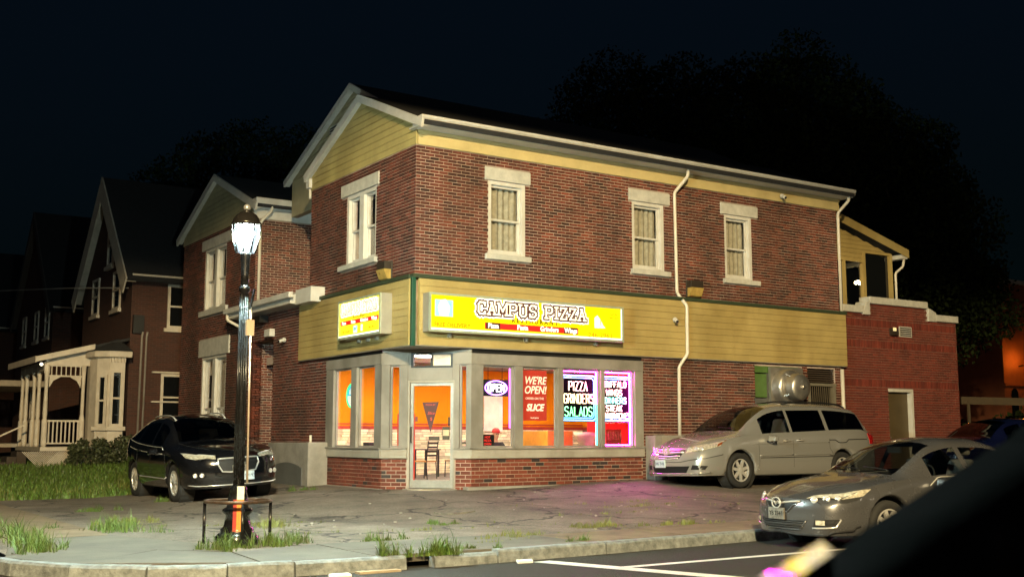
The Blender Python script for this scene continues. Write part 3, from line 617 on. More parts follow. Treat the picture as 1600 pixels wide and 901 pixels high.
f = MB(); f.ball((0, -.112, 1.205), .017, 8, (.8, 1, 1.2)); f.ball((-.085, 0, 1.21), .02, 8, (.4, .8, 1.3)); f.ball((.085, 0, 1.21), .02, 8, (.4, .8, 1.3)); f.build('nose_and_ears', M_SKIN, man, True, world=False)
MB().box(-.028, .028, -.104, -.09, 1.165, 1.172).build('mouth', mat('lips', (.25, .08, .06), .5, var=0), man, world=False)
for sx in (-1, 1):
    hd = MB(); hd.ball((sx * .17, -.33, .765), .042, 8, (.9, 1.1, .5))
    for k in range(4): hd.tube([(sx * (.145 + .018 * k), -.36, .768), (sx * (.143 + .018 * k), -.39 - .006 * (1.5 - abs(k - 1.5)), .768), (sx * (.14 + .018 * k), -.42 - .01 * (1.5 - abs(k - 1.5)), .758)], [.010, .009, .007], 6)
    hd.tube([(sx * .135, -.325, .768), (sx * .115, -.35, .766), (sx * .108, -.375, .762)], [.011, .010, .008], 6); hd.build('hand', M_SKIN, man, True, world=False)
# things standing or hanging inside
def simple(name, label, cat, mb, m, group=None, bevel=.0, smooth=False): return tag(mb.build(name, m, None, smooth, bevel), label, cat, group)
simple('counter', 'orange fronted counter behind the third shop window', 'counter', MB().box(4.75, 5.5, 2.2, 3.4, IZ0, .16), mat('counter orange', (.62, .24, .02), .5), bevel=.01)
col = thing('pillar', 'cream classical plaster pillar stub behind third window', 'pillar', (5.72, 1.95, IZ0)); MB().lathe([(.26, 0), (.26, .08), (.2, .14), (.19, .9), (.22, .96), (.30, 1.06), (.32, 1.16)], 20, (5.72, 1.95, IZ0)).build('shaft', mat('plaster', (.7, .58, .36), .7), col, True)
col2 = thing('pillar', 'cream pillar beside the red drinks fridge', 'pillar', (7.45, 2.0, IZ0)); MB().lathe([(.2, 0), (.2, .08), (.15, .14), (.15, 1.0), (.18, 1.06), (.24, 1.12), (.24, 1.2)], 20, (7.45, 2.0, IZ0)).build('shaft', mat('plaster', (.7, .58, .36)), col2, True)
fr = thing('drinks_fridge', 'red drinks fridge with white script lettering and glass door', 'fridge', (6.65, 2.2, IZ0)); MB().box(6.3, 7.07, 2.0, 2.7, IZ0, .68).build('cabinet', mat('red glow enamel', (.65, .012, .02), .3, var=.03, emit=(1, .01, .02), es=.25), fr, bevel=.01)  # cabinet glows faintly, light put into its red colour
FF = Frame((0, 2.0, 0), (1, 0, 0), (0, -1, 0)); text('Coca-Cola', FF, 6.62, .40, .006, .19, mat('white print', (.85, .85, .85), .5, var=0), fr, shear=.3)
mb = MB(); mb.fbox(FF, 6.35, 6.8, -.85, .2, .0, .012); mb.build('glass_door', mat('fridge door', (.25, .03, .03), .1, var=.1), fr)
mb = MB()
for i in range(4):
    for k in range(6): mb.lathe([(.028, 0), (.028, .12), (.012, .16), (.012, .2)], 8, (6.4 + k * .075, 1.975, -.8 + i * .25))
mb.build('bottles', mat('drink bottles', (.35, .10, .06), .2, var=.3, vs=12), fr)
simple('dark_box', 'black box on the table inside side window', 'box', MB().box(.55, 1.0, 3.1, 3.4, IZ0 + .752, IZ0 + .93), M_DARK, bevel=.01)
bt = thing('sauce_bottle', 'tall bottle with dark cap on sill inside side window', 'bottle', (.3, 1.9, -.2)); MB().lathe([(.05, 0), (.05, .36), (.02, .44), (.02, .5)], 12, (.3, 1.92, -.18)).build('glass', mat('bottle glass', (.5, .35, .12), .2), bt, True); MB().lathe([(.026, 0), (.026, .06)], 10, (.3, 1.92, .32)).build('cap', M_DARK, bt); MB().box(.24, .36, 1.86, 1.98, -1.03, -.18).build('stand', M_DARK, bt)
simple('paper_poster', 'torn white paper sheet hanging on wall behind the OPEN sign', 'poster', MB().box(5.80, 6.40, 6.72, 6.75, .18, 1.28), mat('paper', (.8, .74, .6), .8, vs=4, var=.1))
simple('wall_picture', 'framed orange picture low on the stone wall', 'picture', MB().box(7.2, 7.9, 6.7, 6.74, -.35, .05), mat('picture', (.75, .36, .04), .5), bevel=.01)
simple('red_blind', 'red slatted display seen in the narrow left side-light', 'display', MB().box(.5, .9, 1.6, 1.65, -.9, .5), mat('red slats', (.7, .06, .03), .5, vs=9, var=.3))
M_WPRINT = mat('white print', (.85, .85, .85)); M_RPRINT = mat('red print', (.6, .05, .03), .5, var=0)
# pizza-slice sticker on the door and little notices
st = thing('door_sticker', 'brown triangular slice-shaped sticker on the door glass', 'sticker', FD(.1, .5, 0)); MB().prism([FD(-.10, .72, -.03), FD(.25, .73, -.03), FD(.075, .10, -.03)][::-1], FD.n * .004).build('sticker_face', mat('brown sticker', (.07, .015, .012), .5), st)
text('PIZZA BY', FD, .075, .67, -.022, .05, M_RPRINT, st); text('Slice', FD, .085, .50, -.022, .085, M_RPRINT, st, shear=.3); text('$', FD, .09, .38, -.022, .09, M_RPRINT, st)
simple('door_notice', 'dark rectangular notice low on the door glass', 'notice', MB().fbox(FD, 0.04, .27, -.05, .03, -.03, -.026), mat('notice', (.05, .04, .02), .5))
pn = thing('door_poster', 'small dark poster with bottle at right of door glass', 'poster', FD(.42, 0, 0)); MB().fbox(FD, .33, .485, -.04, .22, -.03, -.026).build('sheet', mat('notice', (.05, .04, .02)), pn); MB().fbox(FD, .345, .47, .04, .16, -.026, -.023).build('print', mat('beige print', (.6, .45, .3), .6), pn); MB().fbox(FD, .45, .485, .24, .42, -.03, -.026).build('bottle_print', M_DARK, pn)
simple('door_label', 'tiny dark label left on the door glass', 'label', MB().fbox(FD, -.26, -.20, .33, .43, -.03, -.026), mat('label', (.15, .03, .03), .5))
# OPEN light box
FI = Frame((0, .22, 0), (1, 0, 0), (0, -1, 0))
FW = Frame((0, .115, 0), (1, 0, 0), (0, -1, 0))
os_ = thing('open_sign', 'black hanging light box reading OPEN in a purple oval', 'sign', FI(2.02, 1.0, 0))
MB().fbox(FI, 1.70, 2.34, .86, 1.20, 0, .07).build('case', M_DARK, os_, bevel=.01)
mb = MB(); mb.tube([FI(2.02 + .27 * math.cos(t), 1.03 + .145 * math.sin(t), .08) for t in [2 * math.pi * i / 28 for i in range(28)]], .011, 6, True); mb.build('oval_tube', emis('violet tube', (.42, .16, 1), 9), os_)
neon(strokes('OPEN', 2.02, .955, .40, .15), FI, .085, .016, emis('white tube', (1, .9, 1), 5), os_)
for x in (1.85, 2.2): MB().tube([FI(x, 1.2, .03), FI(x, 1.85, .03)], .006, 5).build('chain', M_DARK, os_)
# red poster
po = thing('poster', 'red poster reading WE\'RE OPEN in the second window', 'poster', FW(3.04, .9, 0)); MB().fbox(FW, 2.66, 3.28, .36, 1.42, 0, .006).build('sheet', mat('red poster glow', (.42, .035, .02), .5, vs=3, var=.08, emit=(.5, .03, .015), es=.18), po)  # sheet brightened by a faint glow of its own
M_CREAM = mat('cream glow print', (.85, .74, .6), .6, var=0, emit=(1, .85, .65), es=.45)  # poster lettering brightened by emission put into the print
text("WE'RE", FW, 2.98, 1.20, .008, .23, M_CREAM, po, shear=.25, sx=.85, off=.004); text("OPEN!", FW, 2.98, 1.00, .008, .23, M_CREAM, po, shear=.25, sx=.85, off=.004); text('ORDER ON THE', FW, 2.97, .825, .008, .065, M_CREAM, po)
text('SLICE', FW, 2.97, .63, .008, .20, M_CREAM, po, shear=.3, sx=.9, off=.008); text('local pizza', FW, 2.97, .42, .008, .05, M_CREAM, po)
sm = thing('menu_board', 'small dark menu board with red text at foot of first window', 'sign', FW(1.72, -.05, 0)); MB().fbox(FW, 1.61, 1.94, -.2, .06, 0, .03).build('board', M_DARK, sm)
for i, z in enumerate((.01, -.06, -.13)): text(['HOT', 'PIZZA', 'OVEN'][i], FW, 1.775, z, .034, .065, emis('red glow', (1, .05, .04), .8), sm)
dv = thing('wall_display', 'dark blue display box beside the red poster', 'display', FW(2.66, 1.1, 0)); MB().fbox(FW, 2.6, 2.71, .98, 1.28, -.06, .0).build('case', M_DARK, dv); MB().fbox(FW, 2.615, 2.68, 1.03, 1.22, .0, .004).build('screen', emis('blue screen', (.1, .5, 1), 1.2), dv)
# round neon in the side window
FWL = Frame((.115, 0, 0), (0, -1, 0), (-1, 0, 0))
rn = thing('round_neon', 'round green rimmed sign with blue and white face in side window', 'sign', FWL(-3.05, 1.05, 0))
def disc(F, a, z, d, r, m, parent, name, n=28, z0=0., z1=7.):
    pts = [F(a + r * math.cos(t), z + r * math.sin(t), d) for t in [2 * math.pi * i / n for i in range(n)] if z0 <= math.sin(t) * r + r + .001 <= z1]
    return MB().prism(pts, F.n * .01).build(name, m, parent)
disc(FWL, -3.05, .92, .0, .25, emis('white lens', (1, .95, .85), .9), rn, 'face'); disc(FWL, -3.05, .92, .012, .235, emis('blue lens', (.05, .55, .75), .9), rn, 'upper_face', z0=.235)
mb = MB(); mb.tube([FWL(-3.05 + .26 * math.cos(t), .92 + .26 * math.sin(t), .02) for t in [2 * math.pi * i / 32 for i in range(32)]], .02, 6, True); mb.build('rim_tube', emis('green tube', (.05, .8, .3), 1.6), rn)
for i in range(5): MB().fbox(FWL, -3.17 + i * .055, -3.14 + i * .055, .95, 1.05 + .03 * (i % 2), .024, .028).build('skyline', emis('white lens', (1, .95, .85), .9), rn)
# neon menus
def rrect(a0, a1, z0, z1, r=.08, n=5):
    o = []
    for cx, cz, t0 in ((a1 - r, z0 + r, -90), (a1 - r, z1 - r, 0), (a0 + r, z1 - r, 90), (a0 + r, z0 + r, 180)):
        for i in range(n + 1): t = R(t0 + 90 * i / n); o.append((cx + r * math.cos(t), cz + r * math.sin(t)))
    return o
N_BLUE = emis('blue neon', (.16, .50, 1), 4); N_CREAM = emis('cream neon', (1, .78, .42), 3.2); N_GREEN = emis('green neon', (.25, 1, .42), 2.8); N_RED = emis('pink white neon', (1, .66, .52), 3.2); N_CYAN = emis('cyan neon', (.28, 1, .8), 2.8)
def neon_menu(a0, a1, z0, z1, rows, label):
    t = thing('neon_menu', label, 'neon sign', FI((a0 + a1) / 2, z0, 0), group='neon menu signs in the window')
    MB().fbox(FI, a0 - .03, a1 + .03, z0 - .03, z1 + .03, -.03, -.01).build('backing', mat('neon backing', (.003, .003, .003), .9, spec=0.), t)
    neon([rrect(a0, a1, z0, z1)], FI, .03, .018, N_BLUE, t, 'border_tube', True)
    neon([rrect(a0 + .05, a1 - .05, z0 + .05, z1 - .05)], FI, .03, .010, N_BLUE, t, 'border_tube', True)
    for txt, c, z, wd, h, m in rows: neon(strokes(txt, c, z, wd, h), FI, .03, .0135, m, t)
    for x in (a0 + .25, a1 - .25): MB().tube([FI(x, z1, 0), FI(x, 1.84, 0)], .006, 5).build('chain', M_DARK, t)
neon_menu(3.60, 4.66, .38, 1.35, [('PIZZA', 4.18, 1.02, .50, .20, N_RED), ('GRINDERS', 4.20, .75, .80, .20, N_CREAM), ('SALADS', 4.19, .47, .74, .20, N_GREEN)], 'neon sign with blue border reading PIZZA GRINDERS SALADS')
neon_menu(4.74, 5.72, .38, 1.35, [('BUFFALO', 5.22, 1.12, .60, .13, N_RED), ('WINGS', 5.18, .935, .44, .13, N_RED), ('DINNERS', 5.22, .76, .60, .13, N_CYAN), ('STEAK', 5.18, .585, .44, .13, N_RED), ('SANDWICHES', 5.23, .425, .82, .12, N_RED)], 'neon sign reading BUFFALO WINGS DINNERS STEAK SANDWICHES')
N_PINK = emis('magenta strip', (1, .005, .55), 330); N_AQUA = emis('aqua strip', (.04, .9, .7), 8)
lt = thing('light_strip', 'magenta light strip round the last shop window', 'light', FW(5.1, .7, 0))
mb = MB()
for q in ((5.54, 5.572, -.16, 1.45), (4.79, 5.545, 1.425, 1.45), (4.79, 5.545, -.165, -.15)): mb.fbox(FW, *q, .0, .02)
mb.build('strip', N_PINK, lt)
lt2 = thing('light_strip', 'aqua and pink light strip at right side of the third window', 'light', FW(4.6, .7, 0))
MB().fbox(FW, 4.60, 4.62, -.16, .75, .0, .02).build('strip', N_AQUA, lt2); MB().fbox(FW, 4.60, 4.62, .75, 1.44, .0, .02).build('strip', N_PINK, lt2); MB().fbox(FW, 3.67, 4.60, 1.425, 1.44, .0, .02).build('strip', N_PINK, lt2)
lt3 = thing('light_strip', 'violet light strip between OPEN sign and red poster', 'light', FW(2.4, .7, 0)); MB().fbox(FW, 2.325, 2.34, .2, 1.44, .0, .02).build('strip', emis('violet strip', (.8, .12, 1), 5), lt3)

# ---------------------------------------------------------------- illuminated fascia signs
M_CAB = mat('sign cabinet', (.33, .31, .26), .45, .3, vs=4, var=.08)
Y_SIGN = (1.0, .73, .0)
def fascia(F, a0, a1, z0, z1, d0, d1, label, yel, s, hot):
    t = thing('fascia_sign', label, 'sign', F((a0 + a1) / 2, z0, d0)); k = .045
    MB().fbox(F, a0, a1, z0, z1, d0, d1 - .01).build('cabinet', M_CAB, t, bevel=.006)
    mb = MB()
    for q in ((a0, a1, z0, z0 + k), (a0, a1, z1 - k, z1), (a0, a0 + k, z0 + k, z1 - k), (a1 - k, a1, z0 + k, z1 - k)): mb.fbox(F, *q, d1 - .01, d1 + .02)
    mb.build('retainer', mat('pale retainer', (.45, .5, .38), .4, .4), t)
    MB().fbox(F, a0 + k, a1 - k, z0 + k, z1 - k, d1 - .008, d1).build('sign_face', emis('sign yellow' + str(hot), yel, s), t)
    mb = MB()
    for q in ((a0 + k, a1 - k, z0 + k, z0 + k + .035), (a1 - k - .025, a1 - k, z0 + k + .035, z1 - k)): mb.fbox(F, *q, d1, d1 + .003)
    mb.build('bright_edge', emis('white edge', (1, .98, .8), 1.3), t)
    for x in (a0 + .6, (a0 + a1) / 2, a1 - .6): MB().fbox(F, x - .03, x + .03, z0 - .08, z0, d0, d0 + .08).build('bracket', M_CAB, t)
    return t
D0 = .115; D1 = .37
sg = fascia(FR, .12, 5.02, 2.08, 2.86, D0, D1, 'long yellow illuminated sign reading CAMPUS PIZZA on the long front', Y_SIGN, .9, 0)
E_DK = mat('sign dark print', (.05, .012, .01), .5, var=0, emit=(.10, .012, .01), es=.6); E_WH = emis('sign white print', (1, .97, .86), 1.15); E_IN = emis('sign letter fill', (1, .95, .70), 1.05); E_RED = emis('sign red print', (.78, .02, .015), .8); E_OL = emis('sign olive print', (.16, .11, .0), .8); E_BL = emis('sign blue print', (.30, .72, .88), .95); E_FT = emis('sign faint print', (.42, .27, .0), .8)
for pl in strokes('CAMPUS PIZZA', 2.62, 2.50, 2.72, .235, True, letters=True): flat(pl, FR, D1 + .006, .15, E_WH, sg, 'letter_halo'); flat(pl, FR, D1 + .012, .098, E_DK, sg, 'letter_outline'); flat(pl, FR, D1 + .018, .036, E_IN, sg, 'letter_fill')
text('R E S T A U R A N T', FR, 2.66, 2.405, D1 + .004, .135, E_OL, sg, off=.006)
MB().fbox(FR, 1.42, 3.78, 2.20, 2.325, D1 + .002, D1 + .005).build('red_band', E_RED, sg)
for x, s_ in ((1.62, 'Pizza'), (2.34, 'Pasta'), (3.02, 'Grinders'), (3.58, 'Wings')): MB().fbox(FR, x - .035 * len(s_), x + .035 * len(s_), 2.195, 2.33, D1 + .0055, D1 + .008).build('word_shadow', E_DK, sg) if s_ in ('Pizza', 'Wings') else None; text(s_, FR, x, 2.262, D1 + .012, .145, E_WH, sg, sx=.9, off=.004)
text('FREE DELIVERY', FR, .66, 2.225, D1 + .004, .115, E_FT, sg, sx=1.1, off=.004); text('246 2961', FR, 4.38, 2.20, D1 + .004, .15, E_FT, sg, sx=1.2); text('EAT IN', FR, 4.75, 2.68, D1 + .004, .06, E_FT, sg); text('TAKE OUT', FR, 4.75, 2.60, D1 + .004, .06, E_FT, sg)
def chef(F, a, z, d, h, parent):
    """pale blue picture panel with a white pot and steam, and its small twin"""
    MB().fbox(F, a - h * .62, a + h * .62, z - h / 2, z + h / 2, d, d + .003).build('picture_panel', E_BL, parent)
    m = MB(); m.prism([F(a - h * .3, z - h * .45, d + .003), F(a + h * .3, z - h * .45, d + .003), F(a + h * .42, z + h * .1, d + .003), F(a + h * .1, z + h * .55, d + .003), F(a - h * .2, z + h * .5, d + .003), F(a - h * .42, z + h * .05, d + .003)], F.n * .003); m.build('picture_print', E_WH, parent)
    m = MB()
    for k in range(5): m.bar(F(a - h * .35 + k * h * .16, z - h * .2, d + .008), F(a - h * .25 + k * h * .17, z + h * .3, d + .008), .012, .004, F.n)
    m.build('picture_lines', emis('sign deep blue', (.12, .36, .5), .7), parent)
chef(FR, .46, 2.56, D1 + .004, .33, sg)
m = MB(); m.prism([FR(4.22, 2.36, D1 + .004), FR(4.36, 2.36, D1 + .004), FR(4.38, 2.55, D1 + .004), FR(4.30, 2.64, D1 + .004), FR(4.22, 2.58, D1 + .004)], (0, -.003, 0)); m.prism([FR(4.37, 2.36, D1 + .004), FR(4.52, 2.37, D1 + .004), FR(4.46, 2.42, D1 + .004), FR(4.40, 2.52, D1 + .004)], (0, -.003, 0)); m.build('cup_print', emis('sign pale print', (.75, .95, .85), 1.0), sg)
sg2 = fascia(FL, -2.82, -.76, 2.10, 2.94, D0, D1, 'short yellow illuminated sign reading CAMPUS PIZZA on the side street front', (1, .84, .02), 1.0, 1)
k = .05; MB().fbox(FL, -2.70, -.84, 2.60, 2.86, D1 + .001, D1 + .004).build('pale_panel', emis('sign pale yellow', (1, .93, .35), 1.1), sg2)
for pl in strokes('CAMPUS PIZZA', -1.78, 2.63, 1.72, .19, True, letters=True): flat(pl, FL, D1 + .008, .10, E_WH, sg2, 'letter_halo'); flat(pl, FL, D1 + .014, .042, E_DK, sg2, 'letter_outline'); flat(pl, FL, D1 + .020, .020, E_IN, sg2, 'letter_fill')
text('RESTAURANT', FL, -1.78, 2.545, D1 + .004, .085, E_OL, sg2, sx=1.2); MB().fbox(FL, -2.70, -.86, 2.40, 2.49, D1 + .002, D1 + .005).build('red_band', E_RED, sg2)
for x, s_ in ((-2.52, 'Pizza'), (-2.05, 'Pasta'), (-1.52, 'Grinders'), (-1.05, 'Wings')): text(s_, FL, x, 2.445, D1 + .008, .10, E_WH, sg2, off=.003)
text('FREE DELIVERY', FL, -2.4, 2.25, D1 + .004, .06, E_FT, sg2); text('246 2961', FL, -1.18, 2.27, D1 + .004, .08, E_FT, sg2); chef(FL, -1.95, 2.28, D1 + .004, .15, sg2); MB().fbox(FL, -1.68, -1.60, 2.22, 2.36, D1 + .004, D1 + .007).build('cup_print', E_WH, sg2)
# ---------------------------------------------------------------- vehicles (nose at x = 0, tail at +x, left flank at -y)
def curve(pts):
    xs = [p[0] for p in pts]; ys = [p[1] for p in pts]; n = len(xs)
    dl = [(ys[i + 1] - ys[i]) / (xs[i + 1] - xs[i]) for i in range(n - 1)]
    m = [dl[0]] + [0 if dl[i - 1] * dl[i] <= 0 else 2 * dl[i - 1] * dl[i] / (dl[i - 1] + dl[i]) for i in range(1, n - 1)] + [dl[-1]]
    def f(x):
        x = min(max(x, xs[0]), xs[-1])
        i = max(j for j in range(n - 1) if xs[j] <= x) if x > xs[0] else 0
        h = xs[i + 1] - xs[i]; t = (x - xs[i]) / h
        return ys[i] * (1 + 2 * t) * (1 - t) ** 2 + m[i] * h * t * (1 - t) ** 2 + ys[i + 1] * t * t * (3 - 2 * t) + m[i + 1] * h * t * t * (t - 1)
    return f
def lerp(a, b, t): return a + (b - a) * t
M_TYRE = mat('tyre rubber', (.014, .014, .014), .85, vs=20, bump=.2)
M_RIM = mat('alloy', (.50, .49, .47), .35, .35, vs=9, var=.08)
M_CHROME = mat('chrome', (.72, .71, .69), .15, .55, var=0)
M_PLASTIC = mat('black plastic', (.008, .008, .009), .55, var=.1, spec=.3)
M_LAMPG = mat('headlamp glass', (.66, .62, .50), .12, .35, vs=24, var=.35, coat=1)
M_LAMPD = mat('headlamp dark', (.04, .04, .04), .15, .2, var=0, coat=1)
M_AMBER = mat('amber reflector', (.20, .045, .012), .2, var=0, coat=1)
M_REDL = mat('red lamp', (.4, .01, .01), .2, var=0, coat=1)
M_TINT = glass('tinted car glass', (.10, .10, .10)); M_CLEAR = glass('clear car glass', (.45, .47, .46)); M_PRIV = glass('privacy glass', (.012, .012, .012))
M_SEAT = mat('grey seat cloth', (.16, .15, .14), .9, vs=9); M_CABIN = mat('cabin plastic', (.02, .02, .02), .8)
M_PLATE = mat('pale blue plate', (.50, .60, .68), .4, vs=2, var=.1); M_NAVY = mat('navy print', (.02, .03, .10), .5, var=0)
def make_car(name, label, cat, sp, loc, rot, group=None, detail=True):
    t = thing(name, label, cat, loc, 0, group); t.rotation_euler = rot
    L = sp['L']; c = {k: curve(v) for k, v in sp['c'].items()}; wx = sp['axles']; RW = sp['R']; ra = RW + .055
    P = sp['paint']; us = {0., .02, .05, .1, .16, .24, .34, .45, L, L - .02, L - .06, L - .12, L - .2}
    x = .5
    while x < L - .2: us.add(round(x, 3)); x += .085
    for a in wx:
        for k in range(-6, 7): us.add(round(a + ra * math.sin(k * math.pi / 12), 3))
    keys = [w_[0] for w_ in sp['win']] + [w_[1] for w_ in sp['win']] + list(sp['shield']) + list(sp['back'])
    us = sorted(us); us = [u for u in us if all(abs(u - k) > .03 for k in keys)] + keys; us = sorted(set(us))
    bul = sp.get('bulge', .12); NV = 14; NX = sp['nose']; nose = curve(NX); tail = curve(sp['tail'])
    def sect(x):
        zs = sp['sill'] + sp.get('lipf', 0) * max(0, 1 - x / .5); lift = -1
        for a in wx:
            if abs(x - a) < ra: lift = max(lift, RW + math.sqrt(max(0, ra * ra - (x - a) ** 2)))
        zb, ze, zt, wm, we = c['belt'](x), c['edge'](x), c['top'](x), c['wid'](x), c['ew'](x)
        wb = wm * sp.get('wb', .965); h = zb - zs
        p = [(wm * .93, zs), (wm * .985, zs + .12 * h), (wm * .998, zs + .35 * h), (wm, zs + .60 * h), (wm * .992, zs + .84 * h), (wb, zb),
             (lerp(wb, we, .07), lerp(zb, ze, .08)), (lerp(wb, we, .46), lerp(zb, ze, .5)), (lerp(wb, we, .88), lerp(zb, ze, .9)), (we, ze),
             (we * .90, lerp(ze, zt, .40)), (we * .62, lerp(ze, zt, .80)), (we * .3, lerp(ze, zt, .96)), (0, zt)]
        if lift > 0:
            q = []
            for k, (y, z) in enumerate(p): q.append((y + (.012 if z < lift + .05 else 0), max(z, lift + .012 * k)) if k < 5 else (y, z))
            p = q
        return p
    def place(x, y, z, ws):
        f = max(0, 1 - x / .6); r = max(0, 1 - (L - x) / .6)
        X = x + nose(z) * f ** 1.2 - bul * (1 - min(1, (y / max(ws, .01))) ** 2) * f + tail(z) * r ** 1.2 * -1 + bul * .6 * (1 - min(1, (y / max(ws, .01))) ** 2) * r
        return (X, y, z)
    V = []; row = []
    for x in us:
        s = sect(x); ws = max(q[0] for q in s); ring = []
        for sd in (-1, 1):
            ring.append([len(V) + k for k in range(NV)]); V += [place(x, sd * y, z, ws) for y, z in s]
        row.append(ring)
    F = []; glassf = {}
    def zone(i, k):
        a, b = us[i], us[i + 1]
        for n_, w_ in enumerate(sp['win']):
            if a >= w_[0] - 1e-6 and b <= w_[1] + 1e-6 and 6 <= k <= 7: return ('side', n_)
        if a >= sp['shield'][0] - 1e-6 and b <= sp['shield'][1] + 1e-6 and 10 <= k: return ('windscreen', 0)
        if a >= sp['back'][0] - 1e-6 and b <= sp['back'][1] + 1e-6 and 10 <= k: return ('rear_window', 0)
    for i in range(len(us) - 1):
        for sd in (0, 1):
            for k in range(NV - 1):
                a, b, d, e = row[i][sd][k], row[i + 1][sd][k], row[i + 1][sd][k + 1], row[i][sd][k + 1]
                f = (a, b, d, e) if sd == 0 else (a, e, d, b)
                z = zone(i, k)
                if z: glassf.setdefault((z, sd if z[0] == 'side' else 0), []).append(f)
                else: F.append(f)
    for end, ri in ((0, 0), (1, len(us) - 1)):
        x = us[ri]; s = sect(x); ws = max(q[0] for q in s); N = 12; grid = []
        rows_ = [s[k] for k in range(6)]
        for y0, z0 in rows_: grid.append([place(x, y0 * (2 * j / N - 1), z0, ws) for j in range(N + 1)])
        hy = [q[0] for q in s[5:]][::-1]; hz = [q[1] for q in s[5:]][::-1]
        grid.append([place(x, s[5][0] * (2 * j / N - 1), float(np.interp(abs(s[5][0] * (2 * j / N - 1)), hy, hz)), ws) for j in range(N + 1)])
        o = len(V)
        for g_ in grid: V += g_
        for r_ in range(len(grid) - 1):
            for j in range(N):
                a = o + r_ * (N + 1) + j; f = (a, a + 1, a + N + 2, a + N + 1); F.append(f[::-1] if end == 0 else f)
    body = MB(); body.v = V; body.f = F; bo = body.build('body', P, t, True, world=False)
    bo.modifiers.new('weld', 'WELD').merge_threshold = .002
    bvh = BVHTree.FromPolygons([Vector(v) for v in V], F + [f for q in glassf.values() for f in q])
    names = {'side': 'side_window', 'windscreen': 'windscreen', 'rear_window': 'rear_window'}
    for (z, sd), fs in glassf.items():
        ids = sorted({i for f in fs for i in f}); mp = {i: n for n, i in enumerate(ids)}
        m = MB(); m.v = [V[i] for i in ids]; m.f = [tuple(mp[i] for i in f) for f in fs]
        g = sp['win'][z[1]][2] if z[0] == 'side' else sp['glass']
        m.build(names[z[0]], g, t, True, world=False)
    cx = L / 2
    def snap(p, off):
        co, n, i, d = bvh.find_nearest(Vector(p))
        q = Vector(p) - Vector((min(max(co.x, 1), L - 1), 0, .6))
        if n.dot(q) < 0: n = -n
        return co + n * off
    def patch(pn, top, bot, m, off=.006, nu=8, nv=3, mirror=True, parent=None, lab=None, both=(1, -1)):
        out = []
        def res(pl, n):
            P_ = [Vector(p) for p in pl]; ls = [0]
            for a, b in zip(P_, P_[1:]): ls.append(ls[-1] + (b - a).length)
            o = []
            for i in range(n + 1):
                d = ls[-1] * i / n; j = min(max(k for k in range(len(ls)) if ls[k] <= d + 1e-9), len(P_) - 2); o.append(P_[j].lerp(P_[j + 1], (d - ls[j]) / max(1e-9, ls[j + 1] - ls[j])))
            return o
        T = res(top, nu); B = res(bot, nu)
        for sgn in (both if mirror else (1,)):
            m_ = MB(); vs = []
            for j in range(nv + 1):
                for i in range(nu + 1):
                    p = B[i].lerp(T[i], j / nv); vs.append(snap((p.x, p.y * sgn, p.z), off))
            n = len(vs); vi = [snap(v, -.012) for v in vs]
            fs = [(j * (nu + 1) + i, j * (nu + 1) + i + 1, (j + 1) * (nu + 1) + i + 1, (j + 1) * (nu + 1) + i) for j in range(nv) for i in range(nu)]
            ed = [(i, i + 1) for i in range(nu)] + [(nv * (nu + 1) + i, nv * (nu + 1) + i + 1) for i in range(nu)] + [(j * (nu + 1), (j + 1) * (nu + 1)) for j in range(nv)] + [(j * (nu + 1) + nu, (j + 1) * (nu + 1) + nu) for j in range(nv)]
            m_.add(vs + vi, fs + [(a, b, b + n, a + n) for a, b in ed]); out.append(m_.build(pn, m, parent or t, False, world=False, label=lab))
        return out
    def line(pn, pts, r, m, off=.004, mirror=True, n=6):
        for sgn in ((1, -1) if mirror else (1,)):
            dense = []
            for a, b in zip(pts, pts[1:]):
                k = max(1, int((Vector(b) - Vector(a)).length / .06))
                dense += [Vector(a).lerp(Vector(b), i / k) for i in range(k)]
            dense.append(Vector(pts[-1])); MB().tube([snap((p.x, p.y * sgn, p.z), off) for p in dense], r, n).build(pn, m, t, True, world=False)
    # floor, cabin and wheels
    wmid = c['wid'](L / 2)
    m = MB(); m.box(.45, L - .35, -wmid + .32, wmid - .32, sp['sill'] - .02, .62); m.box(wx[0] + .42, wx[1] - .42, -wmid * .92, wmid * .92, sp['sill'] - .02, sp['sill'] + .08); m.build('underbody', M_CABIN, t, world=False)
    if detail:
        zc = c['belt'](wx[0] + 1.0); dx = sp['shield'][0]
        m = MB(); m.prism([(dx + .05, -wmid * .86, zc - .03), (dx + .62, -wmid * .86, zc + .0), (dx + .75, -wmid * .86, zc - .12), (dx + .7, -wmid * .86, .6), (dx + .05, -wmid * .86, .6)], (0, wmid * 1.72, 0)); m.build('dashboard', M_CABIN, t, world=False)
        for sy in (-.40, .40):
            m = MB(); sx = dx + 1.35; zz = sp.get('seat', .62)
            m.hexa([(sx - .35, sy - .24, zz - .25), (sx + .12, sy - .24, zz - .25), (sx + .12, sy + .24, zz - .25), (sx - .35, sy + .24, zz - .25), (sx - .4, sy - .24, zz - .05), (sx + .1, sy - .24, zz - .08), (sx + .1, sy + .24, zz - .08), (sx - .4, sy + .24, zz - .05)])
            m.hexa([(sx, sy - .24, zz - .1), (sx + .14, sy - .24, zz - .1), (sx + .14, sy + .24, zz - .1), (sx, sy + .24, zz - .1), (sx + .18, sy - .2, zz + .55), (sx + .28, sy - .2, zz + .55), (sx + .28, sy + .2, zz + .55), (sx + .18, sy + .2, zz + .55)])
            m.hexa([(sx + .2, sy - .13, zz + .6), (sx + .29, sy - .13, zz + .6), (sx + .29, sy + .13, zz + .6), (sx + .2, sy + .13, zz + .6), (sx + .22, sy - .11, zz + .78), (sx + .3, sy - .11, zz + .78), (sx + .3, sy + .11, zz + .78), (sx + .22, sy + .11, zz + .78)])
